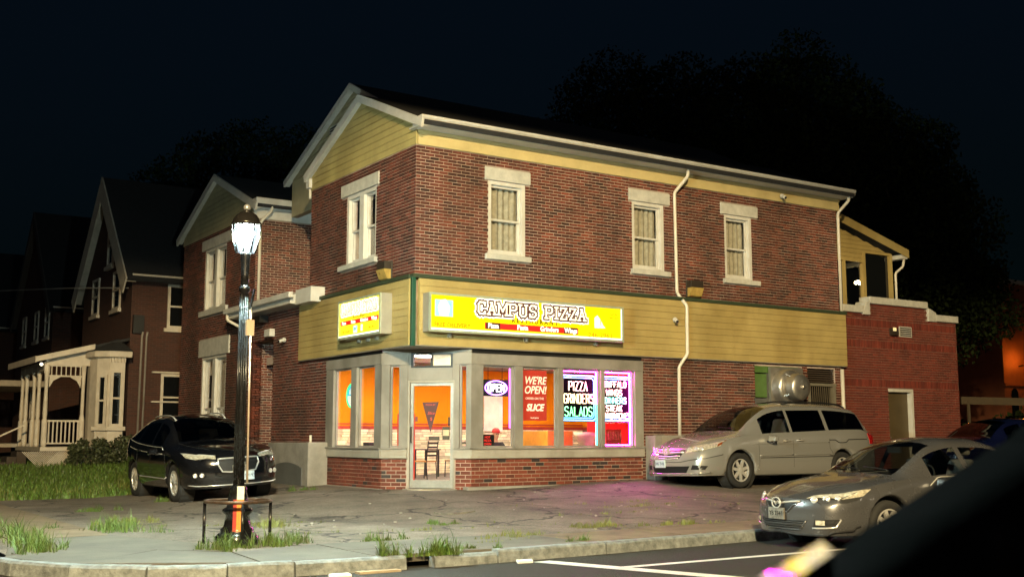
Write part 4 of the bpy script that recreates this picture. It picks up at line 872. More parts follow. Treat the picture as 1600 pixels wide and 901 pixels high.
            m.build('seat', M_SEAT, t, bevel=.04, world=False)
        o = Vector((dx + .85, -.40, zc - .02)); MB().tube([o + Vector((.17 * math.cos(a) * .35, .18 * math.sin(a), .17 * math.cos(a))) for a in [2 * math.pi * i / 20 for i in range(20)]], .014, 6, True).build('steering_wheel', M_CABIN, t, True, world=False)
        zr = c['top'](sp['shield'][1]) - .12; MB().box(sp['shield'][1] - .12, sp['shield'][1] - .08, -.12, .12, zr - .04, zr + .04).build('rear_view_mirror', M_CABIN, t, world=False)
        m = MB(); m.box(sp['shield'][1] + 1.6, sp['shield'][1] + 1.75, -wmid * .7, wmid * .7, .5, zc + .18); m.build('rear_seat', M_CABIN, t, bevel=.03, world=False)
    for a in wx:
        for sd in (-1, 1):
            y = sd * (c['wid'](a) - .025); o = Vector((a, y, RW)); ax = Vector((0, sd, 0)); w_ = .215
            tm = MB(); tm.lathe([(RW * .66, -w_), (RW * .93, -w_), (RW * .985, -w_ * .9), (RW, -w_ * .72), (RW, -w_ * .28), (RW * .985, -.02), (RW * .93, 0), (RW * .80, .004), (RW * .68, -.012), (RW * .66, -.02)], 36, o, ax, caps=False)
            ty = tm.build('wheel', M_TYRE, t, True, world=False)
            rm = MB(); rr = RW * .67; rm.lathe([(rr, -.012), (rr * .94, -.02), (rr * .92, -.12), (0.0, -.12)], 30, o, ax, caps=False)
            rm.build('rim_barrel', mat('dark alloy', (.10, .10, .10), .4, .8), ty, True, world=False)
            sm = MB(); ns = sp['spokes']; sm.lathe([(rr * .97, -.03), (rr * .985, -.006), (rr * .90, -.008), (rr * .88, -.03)], 30, o, ax, caps=False); sm.lathe([(rr * .24, -.06), (rr * .24, -.012), (rr * .16, -.004), (0, -.004)], 14, o, ax)
            e1 = Vector((1, 0, 0)); e2 = Vector((0, 0, 1))
            for k in range(ns):
                th = 2 * math.pi * (k + .3) / ns; d = e1 * math.cos(th) + e2 * math.sin(th); nn = e2 * math.cos(th) - e1 * math.sin(th)
                for q in ((-1, 1) if sp.get('twin') else (0,)):
                    A = o + d * rr * .2 + nn * q * .012; B = o + d * rr * .92 + nn * q * (.05 if sp.get('twin') else 0); wa, wb_ = (.016, .013) if sp.get('twin') else (.034, .026)
                    sm.hexa([A - nn * wa - ax * .05, A + nn * wa - ax * .05, B + nn * wb_ - ax * .045, B - nn * wb_ - ax * .045, A - nn * wa - ax * .012, A + nn * wa - ax * .012, B + nn * wb_ - ax * .014, B - nn * wb_ - ax * .014])
            sm.build('alloy_wheel', sp.get('rim', M_RIM), ty, False, world=False)
            m = MB(); m.lathe([(ra + .01, -.30), (ra + .01, -.02)], 24, o, ax, caps=False); m.lathe([(0, -.27), (ra, -.27)], 24, o, ax); m.build('wheel_arch', M_CABIN, t, world=False)
    # door seams, handles, mirrors
    for x, z0, z1 in sp['seams']: line('door_seam', [(x, 2, z0), (x + sp.get('seamlean', 0), 2, z1)], .004, M_CABIN, -.001)
    for x in sp['handles']:
        for sgn in (1, -1):
            z = c['belt'](x) - .085; a = snap((x - .1, 2 * sgn, z), .0); b = snap((x + .1, 2 * sgn, z + .005), .0); n = Vector((0, sgn, 0)); MB().tube([a, a + n * .028 + Vector((.02, 0, 0)), b + n * .028 - Vector((.02, 0, 0)), b], .013, 8).build('door_handle', sp.get('handle', P), t, True, world=False)
            MB().ball((a + b) / 2, .035, 10, (1.4, .25, .8)).build('handle_cup', M_PLASTIC, t, True, world=False)
    mx, mz = sp['mirror']
    for sgn in (1, -1):
        b = snap((mx, 2 * sgn, mz), 0); n = Vector((0, sgn, 0)); q = b + n * .13 + Vector((0.03, 0, .05))
        m = MB(); m.add([q + Vector(v) for v in ((-.07, -sgn * .09, -.055), (-.05, sgn * .10, -.05), (.07, sgn * .11, -.055), (.07, -sgn * .10, -.06), (-.05, -sgn * .08, .06), (-.03, sgn * .085, .05), (.065, sgn * .10, .065), (.065, -sgn * .09, .07))], [(0, 3, 2, 1), (4, 5, 6, 7), (0, 1, 5, 4), (1, 2, 6, 5), (2, 3, 7, 6), (3, 0, 4, 7)])
        mo = m.build('door_mirror', sp.get('mirrorm', P), t, False, .025, world=False); MB().bar(b - n * .03, q - Vector((0, sgn * .04, .05)), .06, .035).build('mirror_arm', M_PLASTIC, mo, world=False)
    return t, patch, line, snap, c
def plate(t, snap, y, z, txt, m, w=.305, h=.155, mt=None):
    p = snap((-2, y, z), .012); G = Frame((p.x - .012, 0, 0), (0, -1, 0), (-1, 0, 0))
    o = MB().fbox(G, -y - w / 2, -y + w / 2, z - h / 2, z + h / 2, -.02, .008).build('number_plate', m, t, bevel=.004, world=False)
    tx = text(txt, G, -y, z, .010, h * .55, mt or M_NAVY, None, sx=.95); tx.parent = o
    return G
# --- silver minivan
van_p = mat('champagne silver paint', (.42, .415, .395), .22, .6, vs=1, var=.015, coat=.8)
VAN = dict(L=5.1, axles=(.97, 3.97), R=.345, paint=van_p, sill=.25, nose=[(0, .06), (.3, .0), (.5, .0), (.72, .06), (.9, .20), (1.2, .3)], tail=[(0, .04), (.5, 0), (1.0, .02), (1.5, .22), (1.8, .35)], bulge=.16,
 win=[(1.62, 2.42, M_CLEAR), (2.50, 3.50, M_PRIV), (3.60, 4.78, M_PRIV)], shield=(1.12, 2.02), back=(4.86, 5.04), glass=M_CLEAR, spokes=7, seams=[(1.47, .35, 1.0), (2.46, .32, 1.05), (3.56, .32, 1.05)], handles=[2.28, 2.66], mirror=(1.72, 1.06), seat=.85, handle=M_CHROME, rim=mat('grey alloy', (.40, .39, .37), .4, .2),
 c=dict(top=[(0, .80), (.12, .90), (.4, 1.0), (.8, 1.07), (1.10, 1.14), (1.5, 1.41), (2.0, 1.66), (2.5, 1.735), (3.6, 1.745), (4.5, 1.70), (4.82, 1.64), (5.0, 1.32), (5.1, 1.08)],
  belt=[(0, .70), (.12, .76), (.5, .90), (1.1, 1.02), (2.5, 1.06), (4.6, 1.13), (5.1, 1.02)], edge=[(0, .76), (.12, .85), (.5, .96), (1.1, 1.10), (1.5, 1.34), (1.95, 1.54), (2.4, 1.615), (3.6, 1.63), (4.6, 1.57), (4.85, 1.50), (5.0, 1.25), (5.1, 1.06)],
  wid=[(0, .80), (.06, .84), (.2, .90), (.5, .95), (1.0, .975), (2.5, .98), (4.2, .975), (4.8, .94), (5.1, .86)], ew=[(0, .70), (.3, .74), (1.1, .80), (1.5, .77), (2.2, .71), (4.0, .70), (4.9, .68), (5.1, .74)]))
vx, vy = 5.48, -1.45
van, patch, line, snap, cc = make_car('minivan', 'silver minivan parked beside the shop under the round exhaust fan', 'van', VAN, (vx, vy, (ground(6.3, -2.4) + ground(9.3, -2.4)) / 2 - .0), (-.025, math.atan(-(ground(9.3, -2.4) - ground(6.3, -2.4)) / 3.0), 0))
van.scale = (1.055, 1.0, 1.05)
patch('headlight', [(-.02, .50, .90), (.2, .80, .96), (.62, .99, 1.04)], [(-.06, .46, .70), (.1, .80, .74), (.45, .97, .84)], M_LAMPG, .008, 10, 4)
patch('lamp_lens_amber', [(.40, 1, .96), (.60, 1, 1.02)], [(.36, 1, .84), (.48, 1, .88)], M_AMBER, .012, 4, 3)
for yy in (.55, .70, .82):
    for sgn in (1, -1):
        p = snap((-.1 + max(0, yy - .6) * .6, yy * sgn, .81 + (yy - .55) * .15), .006); MB().lathe([(.058, 0), (.05, .012), (.03, .004), (0, .0)], 14, p, (-1, .3 * sgn, .1)).build('lamp_reflector', M_CHROME, van, True, world=False)
patch('grille', [(-.2, -.46, .87), (-.3, 0, .885), (-.2, .46, .87)], [(-.2, -.34, .62), (-.3, 0, .60), (-.2, .34, .62)], M_PLASTIC, .006, 12, 3, False)
for z, wd in ((.865, .45), (.79, .41), (.715, .37), (.635, .32)): line('grille_bar', [(-.3, -wd, z), (-.4, 0, z), (-.3, wd, z)], .017 if z < .86 else .024, M_CHROME, .012, False)
G = Frame((snap((-2, 0, .75), .03).x, 0, 0), (0, -1, 0), (-1, 0, 0))
m = MB()
for q in ((-.075, -.052, .69, .81), (.052, .075, .69, .81), (-.052, .052, .735, .76)): m.fbox(G, *q, 0, .012)
m.tube([G(.105 * math.cos(a) * .95, .75 + .085 * math.sin(a), .005) for a in [2 * math.pi * i / 20 for i in range(20)]], .009, 6, True); m.build('badge', M_CHROME, van, world=False)
patch('bumper_intake', [(-.2, -.62, .44), (-.3, 0, .44), (-.2, .62, .44)], [(-.2, -.52, .30), (-.3, 0, .29), (-.2, .52, .30)], M_PLASTIC, .005, 12, 2, False)
patch('fog_lamp_recess', [(-.1, .66, .46), (.15, .88, .44)], [(-.1, .62, .37), (.1, .84, .37)], M_PLASTIC, .006, 5, 2)
line('bumper_lip', [(-.3, -.7, .285), (-.4, 0, .275), (-.3, .7, .285), (.2, .93, .30)], .018, van_p, .004)
line('bumper_crease', [(.5, 1, .66), (.1, .86, .585), (-.3, .4, .56), (-.4, 0, .555)], .008, M_CABIN, -.002)
G = plate(van, snap, .22, .49, '245 TVK', M_PLATE)
line('side_moulding', [(1.5, 2, .62), (2.44, 2, .63)], .013, van_p, .004); line('side_moulding', [(2.48, 2, .63), (3.54, 2, .64)], .013, van_p, .004); line('side_moulding', [(1.5, 2, .575), (3.54, 2, .59)], .007, M_PLASTIC, .002)
line('sliding_door_rail', [(3.56, 2, .98), (4.95, 2, 1.0)], .010, M_PLASTIC, .0); line('flank_crease', [(1.3, 2, .90), (3.55, 2, .93)], .007, van_p, .003)
line('bonnet_seam', [(.15, .5, 1.2), (.5, .68, 1.2), (1.05, .78, 1.2)], .004, M_CABIN, -.001)
line('wiper', [(1.10, -.6, 1.3), (1.16, -.05, 1.3)], .008, M_PLASTIC, .02, False); line('wiper', [(1.10, .05, 1.3), (1.16, .6, 1.3)], .008, M_PLASTIC, .02, False)
for sgn in (-1, 1):
    pts = [snap((2.6 + i * .2, .60 * sgn, 2), .05 if 0 < i < 10 else .005) for i in range(11)]; MB().tube(pts, .018, 8).build('roof_rail', M_PLASTIC, van, True, world=False)
for x in (2.9, 3.9): MB().tube([snap((x, -.58, 2), .06), snap((x, 0, 2), .045), snap((x, .58, 2), .06)], .016, 6).build('cross_bar', M_PLASTIC, van, True, world=False)
patch('tail_light', [(4.88, .98, 1.12), (5.3, .70, 1.12)], [(4.92, .98, .86), (5.3, .72, .86)], M_REDL, .008, 4, 3)
# --- grey sedan
sed_p = mat('grey metallic paint', (.085, .086, .092), .24, .45, vs=2, var=.05, coat=.8)
SED = dict(L=4.49, axles=(.93, 3.57), R=.32, paint=sed_p, sill=.20, nose=[(0, .10), (.2, .03), (.35, .0), (.55, .0), (.68, .06), (.85, .22), (1.2, .3)], tail=[(0, .05), (.5, 0), (.9, .05), (1.2, .1)], bulge=.20,
 win=[(1.72, 2.36, M_CLEAR), (2.46, 3.34, M_CLEAR)], shield=(1.18, 2.0), back=(3.2, 3.86), glass=M_CLEAR, spokes=8, seams=[(1.42, .3, .85), (2.41, .26, .93), (3.3, .5, .93)], handles=[2.22, 3.18], mirror=(1.72, .93), seat=.60,
 c=dict(top=[(0, .66), (.1, .73), (.4, .84), (.8, .91), (1.15, .965), (1.5, 1.15), (1.95, 1.385), (2.4, 1.46), (2.9, 1.455), (3.25, 1.38), (3.6, 1.2), (3.9, 1.06), (4.3, 1.02), (4.49, .95)],
  belt=[(0, .58), (.1, .64), (.5, .79), (1.1, .89), (2.4, .945), (3.5, .985), (4.49, .88)], edge=[(0, .63), (.1, .69), (.5, .83), (1.15, .935), (1.5, 1.10), (1.9, 1.28), (2.4, 1.36), (2.9, 1.35), (3.3, 1.26), (3.7, 1.08), (3.9, 1.02), (4.3, .99), (4.49, .93)],
  wid=[(0, .66), (.05, .71), (.16, .78), (.4, .845), (.9, .872), (2.4, .877), (3.8, .865), (4.2, .83), (4.49, .72)], ew=[(0, .56), (.3, .62), (1.1, .72), (1.5, .68), (2.2, .575), (3.0, .57), (3.5, .63), (4.0, .70), (4.49, .62)]))
sed, patch, line, snap, cc = make_car('sedan', 'dark grey sedan parked at the kerb behind the black foreground', 'car', SED, (.86, -9.05, -1.45), (0, 0, R(-7)))
patch('headlight', [(.02, .44, .70), (.25, .70, .76), (.62, .90, .80)], [(-.02, .38, .60), (.2, .72, .64), (.48, .88, .71)], M_LAMPG, .007, 10, 3)
patch('headlight_shade', [(-.02, .37, .60), (.2, .72, .64), (.46, .88, .705)], [(-.02, .37, .565), (.2, .72, .59), (.40, .86, .655)], M_LAMPD, .005, 8, 1)
for yy, rr_ in ((.52, .05), (.64, .055), (.75, .04)):
    for sgn in (1, -1):
        p = snap((-.1 + max(0, yy - .45) * .8, yy * sgn, .66 + (yy - .5) * .22), .006); MB().lathe([(rr_, 0), (rr_ * .85, .012), (.02, .004), (0, 0)], 14, p, (-1, .5 * sgn, .25)).build('lamp_reflector', M_CHROME, sed, True, world=False)
patch('grille', [(-.2, -.36, .665), (-.3, 0, .68), (-.2, .36, .665)], [(-.2, -.16, .50), (-.3, 0, .47), (-.2, .16, .50)], M_PLASTIC, .006, 12, 3, False)
line('grille_wing', [(-.2, -.37, .668), (-.3, 0, .645), (-.2, .37, .668)], .014, M_CHROME, .010, False); line('grille_surround', [(-.2, -.36, .66), (-.2, -.17, .49), (-.3, 0, .465), (-.2, .17, .49), (-.2, .36, .66)], .012, sed_p, .008, False)
G = Frame((snap((-2, 0, .60), .03).x, 0, 0), (0, -1, 0), (-1, 0, 0)); m = MB()
m.tube([G(.085 * math.cos(a), .60 + .068 * math.sin(a), .008) for a in [2 * math.pi * i / 22 for i in range(22)]], .010, 6, True); m.tube([G(-.078, .615, .01), G(-.035, .62, .014), G(0, .575, .016), G(.035, .62, .014), G(.078, .615, .01)], .010, 6); m.build('badge', M_CHROME, sed, True, world=False)
patch('bumper_intake', [(-.2, -.46, .385), (-.3, 0, .385), (-.2, .46, .385)], [(-.2, -.36, .265), (-.3, 0, .255), (-.2, .36, .265)], M_PLASTIC, .005, 12, 2, False)
line('intake_trim', [(-.2, -.47, .385), (-.2, -.37, .26), (-.3, 0, .248), (-.2, .37, .26), (-.2, .47, .385)], .010, sed_p, .008, False)
for z in (.285, .31, .335, .36): line('intake_mesh', [(-.2, -.42, z), (-.3, 0, z), (-.2, .42, z)], .004, mat('grey mesh', (.05, .05, .05)), .007, False)
patch('fog_lamp_recess', [(-.1, .56, .41), (.15, .78, .41)], [(-.1, .53, .30), (.1, .76, .32)], M_PLASTIC, .006, 5, 2); patch('fog_lamp', [(-.1, .58, .395), (.0, .66, .395)], [(-.1, .58, .335), (.0, .66, .335)], M_LAMPG, .012, 4, 2); line('fog_lamp_trim', [(-.1, .52, .29), (.1, .77, .31), (.16, .79, .41)], .011, M_CHROME, .008)
G = plate(sed, snap, .02, .46, 'YB 2341', mat('worn plate', (.16, .15, .13), .6, vs=20, var=.4), .31, .15, M_PLASTIC)
patch('side_marker', [(1.20, 2, .695), (1.28, 2, .695)], [(1.20, 2, .665), (1.28, 2, .665)], M_LAMPG, .008, 3, 2)
line('bonnet_seam', [(.12, .40, 1), (.5, .60, 1), (1.12, .70, 1)], .004, M_CABIN, -.001); line('wiper', [(1.16, -.55, 1.2), (1.22, 0, 1.2)], .007, M_PLASTIC, .02, False); line('wiper', [(1.16, .02, 1.2), (1.22, .55, 1.2)], .007, M_PLASTIC, .02, False)
line('window_trim', [(1.64, 2, 1.05), (1.95, 2, 1.26), (2.4, 2, 1.335), (2.9, 2, 1.325)], .008, M_CHROME, .004); line('skirt', [(.3, 2, .22), (.02, .6, .2), (-.3, 0, .19)], .014, M_PLASTIC, .0)
m = MB(); m.tube([snap((3.0, 0, 2), .0), snap((3.0, 0, 2), .0) + Vector((.18, 0, .10))], .005, 6); m.build('aerial', M_PLASTIC, sed, world=False)
# --- black crossover
suv_p = mat('black paint', (.006, .006, .007), .10, .0, vs=2, var=0, coat=1.0)
SUV = dict(L=4.69, axles=(.94, 3.74), R=.365, paint=suv_p, sill=.27, nose=[(0, .10), (.3, .02), (.5, .0), (.75, .02), (.9, .10), (1.1, .25)], tail=[(0, .06), (.6, 0), (1.1, .08), (1.5, .30), (1.8, .4)], bulge=.20,
 win=[(1.72, 2.40, M_TINT), (2.50, 3.42, M_PRIV), (3.48, 4.0, M_PRIV)], shield=(1.22, 2.06), back=(4.1, 4.5), glass=M_TINT, spokes=5, twin=True, seams=[(1.45, .4, 1.0), (2.45, .4, 1.05), (3.4, .6, 1.05)], handles=[2.26, 3.2], mirror=(1.74, 1.10), seat=.80, handle=suv_p,
 c=dict(top=[(0, .84), (.1, .93), (.4, 1.03), (.8, 1.09), (1.2, 1.15), (1.55, 1.37), (2.05, 1.60), (2.6, 1.675), (3.4, 1.66), (4.1, 1.56), (4.4, 1.36), (4.69, 1.05)],
  belt=[(0, .74), (.1, .82), (.5, .94), (1.1, 1.02), (2.4, 1.06), (3.4, 1.12), (4.1, 1.20), (4.69, 1.0)], edge=[(0, .80), (.1, .89), (.5, .99), (1.2, 1.11), (1.55, 1.32), (2.0, 1.50), (2.6, 1.575), (3.4, 1.55), (4.0, 1.46), (4.4, 1.30), (4.69, 1.03)],
  wid=[(0, .74), (.05, .79), (.16, .86), (.4, .92), (.94, .95), (2.4, .945), (3.7, .95), (4.3, .92), (4.69, .80)], ew=[(0, .64), (.3, .70), (1.2, .78), (1.55, .73), (2.2, .64), (3.4, .62), (4.2, .62), (4.69, .70)]))
suv, patch, line, snap, cc = make_car('crossover', 'glossy black crossover parked on the lot behind the street lamp', 'car', SUV, (-2.88, 1.87, -1.215), (-.058, .0, R(90))); suv.scale = (1.03, 1.02, 1.03)
patch('headlight', [(-.05, .42, .86), (.15, .72, .91), (.5, .93, .95)], [(-.08, .42, .80), (.1, .76, .80), (.3, .90, .86)], M_LAMPG, .008, 10, 3)
line('daylight_strip', [(-.05, .42, .865), (.15, .73, .915), (.5, .94, .955)], .010, M_CHROME, .012)
patch('grille', [(-.2, -.40, .83), (-.3, 0, .85), (-.2, .40, .83)], [(-.2, -.34, .58), (-.3, 0, .55), (-.2, .34, .58)], M_PLASTIC, .004, 12, 3, False)
line('grille_surround', [(-.2, -.42, .72), (-.2, -.41, .845), (-.3, 0, .865), (-.2, .41, .845), (-.2, .42, .72), (-.2, .33, .57), (-.3, 0, .54), (-.2, -.33, .57), (-.2, -.42, .72)], .016, M_CHROME, .012, False)
m = MB()
for i in range(-9, 10):
    for j in range(8):
        z = .575 + j * .034; y = i * .042 + (j % 2) * .021
        if abs(y) < .36 - abs(z - .72) * .2: p = snap((-2, y, z), .009); m.hexa([p + Vector(v) for v in ((0, -.018, 0), (0, 0, -.014), (0, .018, 0), (0, 0, .014), (-.006, -.006, 0), (-.006, 0, -.004), (-.006, .006, 0), (-.006, 0, .004))])
m.build('grille_mesh', mat('bright mesh', (.35, .33, .28), .35, .4), suv, world=False)
G = Frame((snap((-2, 0, .71), .03).x, 0, 0), (0, -1, 0), (-1, 0, 0)); m = MB(); m.tube([G(.10 * math.cos(a), .71 + .055 * math.sin(a), .004) for a in [2 * math.pi * i / 20 for i in range(20)]], .008, 6, True); m.tube([G(-.03, .66, .006), G(0, .75, .006), G(.03, .66, .006)], .007, 6); m.build('badge', M_CHROME, suv, True, world=False)
plate(suv, snap, -.12, .47, 'AU 59193', M_PLATE, .32, .16)
patch('bumper_intake', [(-.2, -.5, .40), (-.3, 0, .40), (-.2, .5, .40)], [(-.2, -.45, .31), (-.3, 0, .30), (-.2, .45, .31)], M_PLASTIC, .005, 10, 2, False)
for sgn in (1, -1):
    for k in (0, 1): p = snap((-.0 + .06 * k, (.66 + .1 * k) * sgn, .52), .006); MB().lathe([(.045, 0), (.04, .015), (.02, .006), (0, .004)], 14, p, (-1, .4 * sgn, 0)).build('fog_lamp', M_CHROME, suv, True, world=False)
    pts = [snap((1.95 + i * .19, .60 * sgn, 2), .045 if 0 < i < 9 else .004) for i in range(10)]; MB().tube(pts, .016, 8).build('roof_rail', M_CHROME, suv, True, world=False)
line('window_trim', [(1.62, 2, 1.09), (2.4, 2, 1.10), (3.4, 2, 1.16), (4.0, 2, 1.24)], .009, M_CHROME, .004); line('window_trim', [(1.6, 2, 1.22), (2.0, 2, 1.48), (2.6, 2, 1.56), (3.4, 2, 1.53), (4.0, 2, 1.42)], .009, M_CHROME, .004)
line('sill_trim', [(1.4, 2, .36), (3.3, 2, .38)], .014, M_CHROME, .004); line('bumper_trim', [(.2, .9, .335), (-.2, .6, .30), (-.4, 0, .29)], .012, M_CHROME, .006)
line('bonnet_seam', [(.15, .45, 1.2), (.5, .62, 1.2), (1.15, .76, 1.2)], .004, M_CABIN, -.001)
# --- blue car mostly hidden beyond the sedan
far_p = mat('dark blue paint', (.004, .006, .035), .2, .2, var=0, coat=1)
FAR = dict(SUV); FAR['paint'] = far_p; FAR['twin'] = False; FAR['spokes'] = 6; FAR['handle'] = far_p
far, patch, line, snap, cc = make_car('hatchback', 'dark blue car parked beyond the grey sedan by the brick annex', 'car', FAR, (13.5, -2.0, -1.06), (0, 0, R(-4)))
far.scale = (.95, .95, .93)
patch('headlight', [(-.05, .42, .88), (.15, .72, .92), (.5, .93, .95)], [(-.08, .42, .76), (.1, .76, .78), (.3, .90, .84)], M_LAMPG, .008, 10, 3); patch('indicator_lens', [(.3, .85, .93), (.5, .93, .95)], [(.2, .85, .80), (.32, .9, .86)], M_AMBER, .012, 4, 2)
line('window_trim', [(1.6, 2, 1.22), (2.0, 2, 1.48), (2.6, 2, 1.56), (3.4, 2, 1.53)], .008, M_CHROME, .004)
# ---------------------------------------------------------------- ground, street, pavement
def asphalt(name, c, crack, c2):
    m = mat(name, c, .85, vs=1.1, var=.25, c2=c2, bump=.0); nt = m.node_tree; L = nt.links; b = nt.nodes['Principled BSDF']
    tc = nt.nodes.new('ShaderNodeTexCoord')
    n = nt.nodes.new('ShaderNodeTexNoise'); n.inputs['Scale'].default_value = 1.3; n.inputs['Detail'].default_value = 5; L.new(tc.outputs['Object'], n.inputs['Vector'])
    ma = nt.nodes.new('ShaderNodeVectorMath'); ma.operation = 'SCALE'; ma.inputs['Scale'].default_value = 1.7; L.new(n.outputs['Color'], ma.inputs[0])
    ad = nt.nodes.new('ShaderNodeVectorMath'); L.new(tc.outputs['Object'], ad.inputs[0]); L.new(ma.outputs[0], ad.inputs[1])
    v = nt.nodes.new('ShaderNodeTexVoronoi'); v.feature = 'DISTANCE_TO_EDGE'; v.inputs['Scale'].default_value = .33; L.new(ad.outputs[0], v.inputs['Vector'])
    r = nt.nodes.new('ShaderNodeMapRange'); r.inputs['From Min'].default_value = .004; r.inputs['From Max'].default_value = .02; L.new(v.outputs['Distance'], r.inputs['Value'])
    g = nt.nodes.new('ShaderNodeTexNoise'); g.inputs['Scale'].default_value = 34; g.inputs['Detail'].default_value = 6; g.inputs['Roughness'].default_value = .8; L.new(tc.outputs['Object'], g.inputs['Vector'])
    gr = nt.nodes.new('ShaderNodeMapRange'); gr.inputs['From Min'].default_value = .3; gr.inputs['From Max'].default_value = .7; gr.inputs['To Min'].default_value = .35; gr.inputs['To Max'].default_value = 1.75; L.new(g.outputs['Fac'], gr.inputs['Value'])
    src = b.inputs['Base Color'].links[0].from_socket
    mx = nt.nodes.new('ShaderNodeMix'); mx.data_type = 'RGBA'; mx.blend_type = 'MULTIPLY'; mx.inputs['Factor'].default_value = 1; L.new(src, mx.inputs['A']); L.new(gr.outputs[0], mx.inputs['B'])
    m2 = nt.nodes.new('ShaderNodeMix'); m2.data_type = 'RGBA'; L.new(r.outputs[0], m2.inputs['Factor']); m2.inputs['A'].default_value = (*[x * .18 for x in c], 1) if crack else (*c, 1); L.new(mx.outputs['Result'], m2.inputs['B'])
    if not crack: m2.inputs['Factor'].default_value = 1; L.remove(m2.inputs['Factor'].links[0])
    L.new(m2.outputs['Result'], b.inputs['Base Color'])
    h = nt.nodes.new('ShaderNodeMath'); h.operation = 'MULTIPLY_ADD'; L.new(r.outputs[0], h.inputs[0]); h.inputs[1].default_value = 1.2 if crack else 0; L.new(g.outputs['Fac'], h.inputs[2])
    bp = nt.nodes.new('ShaderNodeBump'); bp.inputs['Strength'].default_value = .7; bp.inputs['Distance'].default_value = .02; L.new(h.outputs[0], bp.inputs['Height']); L.new(bp.outputs[0], b.inputs['Normal'])
    return m
M_LOT = asphalt('worn asphalt', (.165, .136, .108), True, (.07, .058, .046)); M_ROAD = asphalt('road asphalt', (.019, .0155, .0125), False, (.010, .0085, .007))
M_SLAB = mat('pavement concrete', (.108, .098, .08), .85, vs=1.4, var=.22, bump=.35, bs=60); M_DIRTY = mat('dirty concrete', (.17, .125, .08), .9, vs=2.5, var=.25, bump=.5, bs=40); M_GRAN = mat('granite', (.19, .21, .215), .75, vs=9, var=.35, bump=.7, bs=22)
M_LAWN = mat('lawn soil', (.03, .045, .015), .95, vs=2, var=.3); M_PAINT = mat('road paint', (.62, .62, .58), .6, vs=5, var=.15)
struct(MB().add([(-250, -250, -1.45), (250, -250, -1.45), (250, 250, -1.45), (-250, 250, -1.45)], [(0, 1, 2, 3)]).build('street', M_ROAD))
def kerb_y(x): return -8.48 + .095 * max(0, x + 3)
KX = -8.62
KP = [(x, kerb_y(x)) for x in (34, 28, 24, 20, 17, 14.2, 11.6, 9.2, 6.8, 4.6, 2.5, .3, -1.7, -3.4)] + [(-4.6, -8.5), (-5.9, -8.42)] + [(-5.9 + 2.72 * math.cos(R(a)), -5.70 + 2.72 * math.sin(R(a))) for a in (-105, -122, -140, -158, -172)] + [(KX, y) for y in (-4.0, -2, 0, 2.2, 4.4, 6.6, 9, 11.5, 14, 17, 20, 24, 28, 34, 40, 50, 60)]
def inside(x, y):
    """distance behind the kerb line is positive on the lot side"""
    if x < -5.9 and y < -5.7: return 2.72 - math.hypot(x + 5.9, y + 5.7)
    return min(x - KX, y - kerb_y(x))
def sheet(name, x0, x1, y0, y1, st, m, keep, dz=0.):
    nx = int((x1 - x0) / st); ny = int((y1 - y0) / st); mb = MB(); idx = {}
    for j in range(ny):
        for i in range(nx):
            cx, cy = x0 + (i + .5) * st, y0 + (j + .5) * st
            if not keep(cx, cy): continue
            f = []
            for a, b in ((i, j), (i + 1, j), (i + 1, j + 1), (i, j + 1)):
                if (a, b) not in idx: idx[a, b] = len(mb.v); X, Y = x0 + a * st, y0 + b * st; mb.v.append((X, Y, ground(X, Y) + dz))
                f.append(idx[a, b])
            mb.f.append(tuple(f))
    return mb.build(name, m, None, True)
struct(sheet('parking_lot', -8.6, 36, -8.6, 18, .3, M_LOT, lambda x, y: inside(x, y) > .34 and (y < 6.6 + .3 * math.sin(x * 2) or x > -.3)))
struct(sheet('lawn_ground', -8.5, 40, 6.0, 70, .5, M_LAWN, lambda x, y: y > 6.3 and (x < .2 or y > 17.5), -.006))
mb = MB(); m2 = mat('far ground', (.02, .025, .012), .95); struct(MB().add([(-8.5, 60, -1.0), (200, 60, -1.0), (200, 220, -1.0), (-8.5, 220, -1.0)], [(0, 1, 2, 3)]).build('field', m2))
kerb = struct(thing('kerb', None, None, (0, 0, -1.45)))
for i, (a, b) in enumerate(zip(KP, KP[1:])):
    a, b = Vector((*a, 0)), Vector((*b, 0)); d = (b - a).normalized(); n = Vector((d.y, -d.x, 0)); g = .012; tw = .155
    q = a + d * g; r = b - d * g; dz = random.uniform(-.008, .008) - (.03 if i in (13,) else 0); t0 = -1.30 + dz; w0 = random.uniform(-.01, .01)
    if i == 13: r = b - d * .35
    N = max(2, int((r - q).length / .25)); m = MB(); vs = []
    for k in range(N + 1):
        p = q.lerp(r, k / N); e = random.uniform(-.008, .008); f = random.uniform(-.01, .01)
        gz = ground(p.x + n.x * .2, p.y + n.y * .2); vs += [p + Vector((0, 0, -1.6)) + n * e, p + n * (.02 + e + w0) + Vector((0, 0, t0 - .025 + f * .5)), p + n * (.05 + w0) + Vector((0, 0, t0 + f * .4)), p + n * tw + Vector((0, 0, t0 + .004)), p + n * tw + Vector((0, 0, -1.6))]
    m.add(vs, [(5 * k + j, 5 * k + j + 1, 5 * k + j + 6, 5 * k + j + 5) for k in range(N) for j in range(4)] + [(0, 4, 3, 2, 1), tuple(5 * N + j for j in range(5))]); m.build('kerb_stone', M_GRAN, kerb)
walk = struct(thing('pavement', None, None, (0, 0, -1.3)))
def slab(pts, m=M_SLAB, dz=0.):
    c = Vector((sum(p[0] for p in pts) / len(pts), sum(p[1] for p in pts) / len(pts))); t = random.uniform(-.006, .006); P = []
    for p in pts:
        v = Vector(p) - c; v -= v.normalized() * .009; P.append((c.x + v.x, c.y + v.y, max(ground(c.x + v.x, c.y + v.y), -1.315) + .018 + dz + t * v.x))
    MB().prism([(x, y, z - .09) for x, y, z in P], (0, 0, .09)).build('paving_slab', m, walk, bevel=.006)
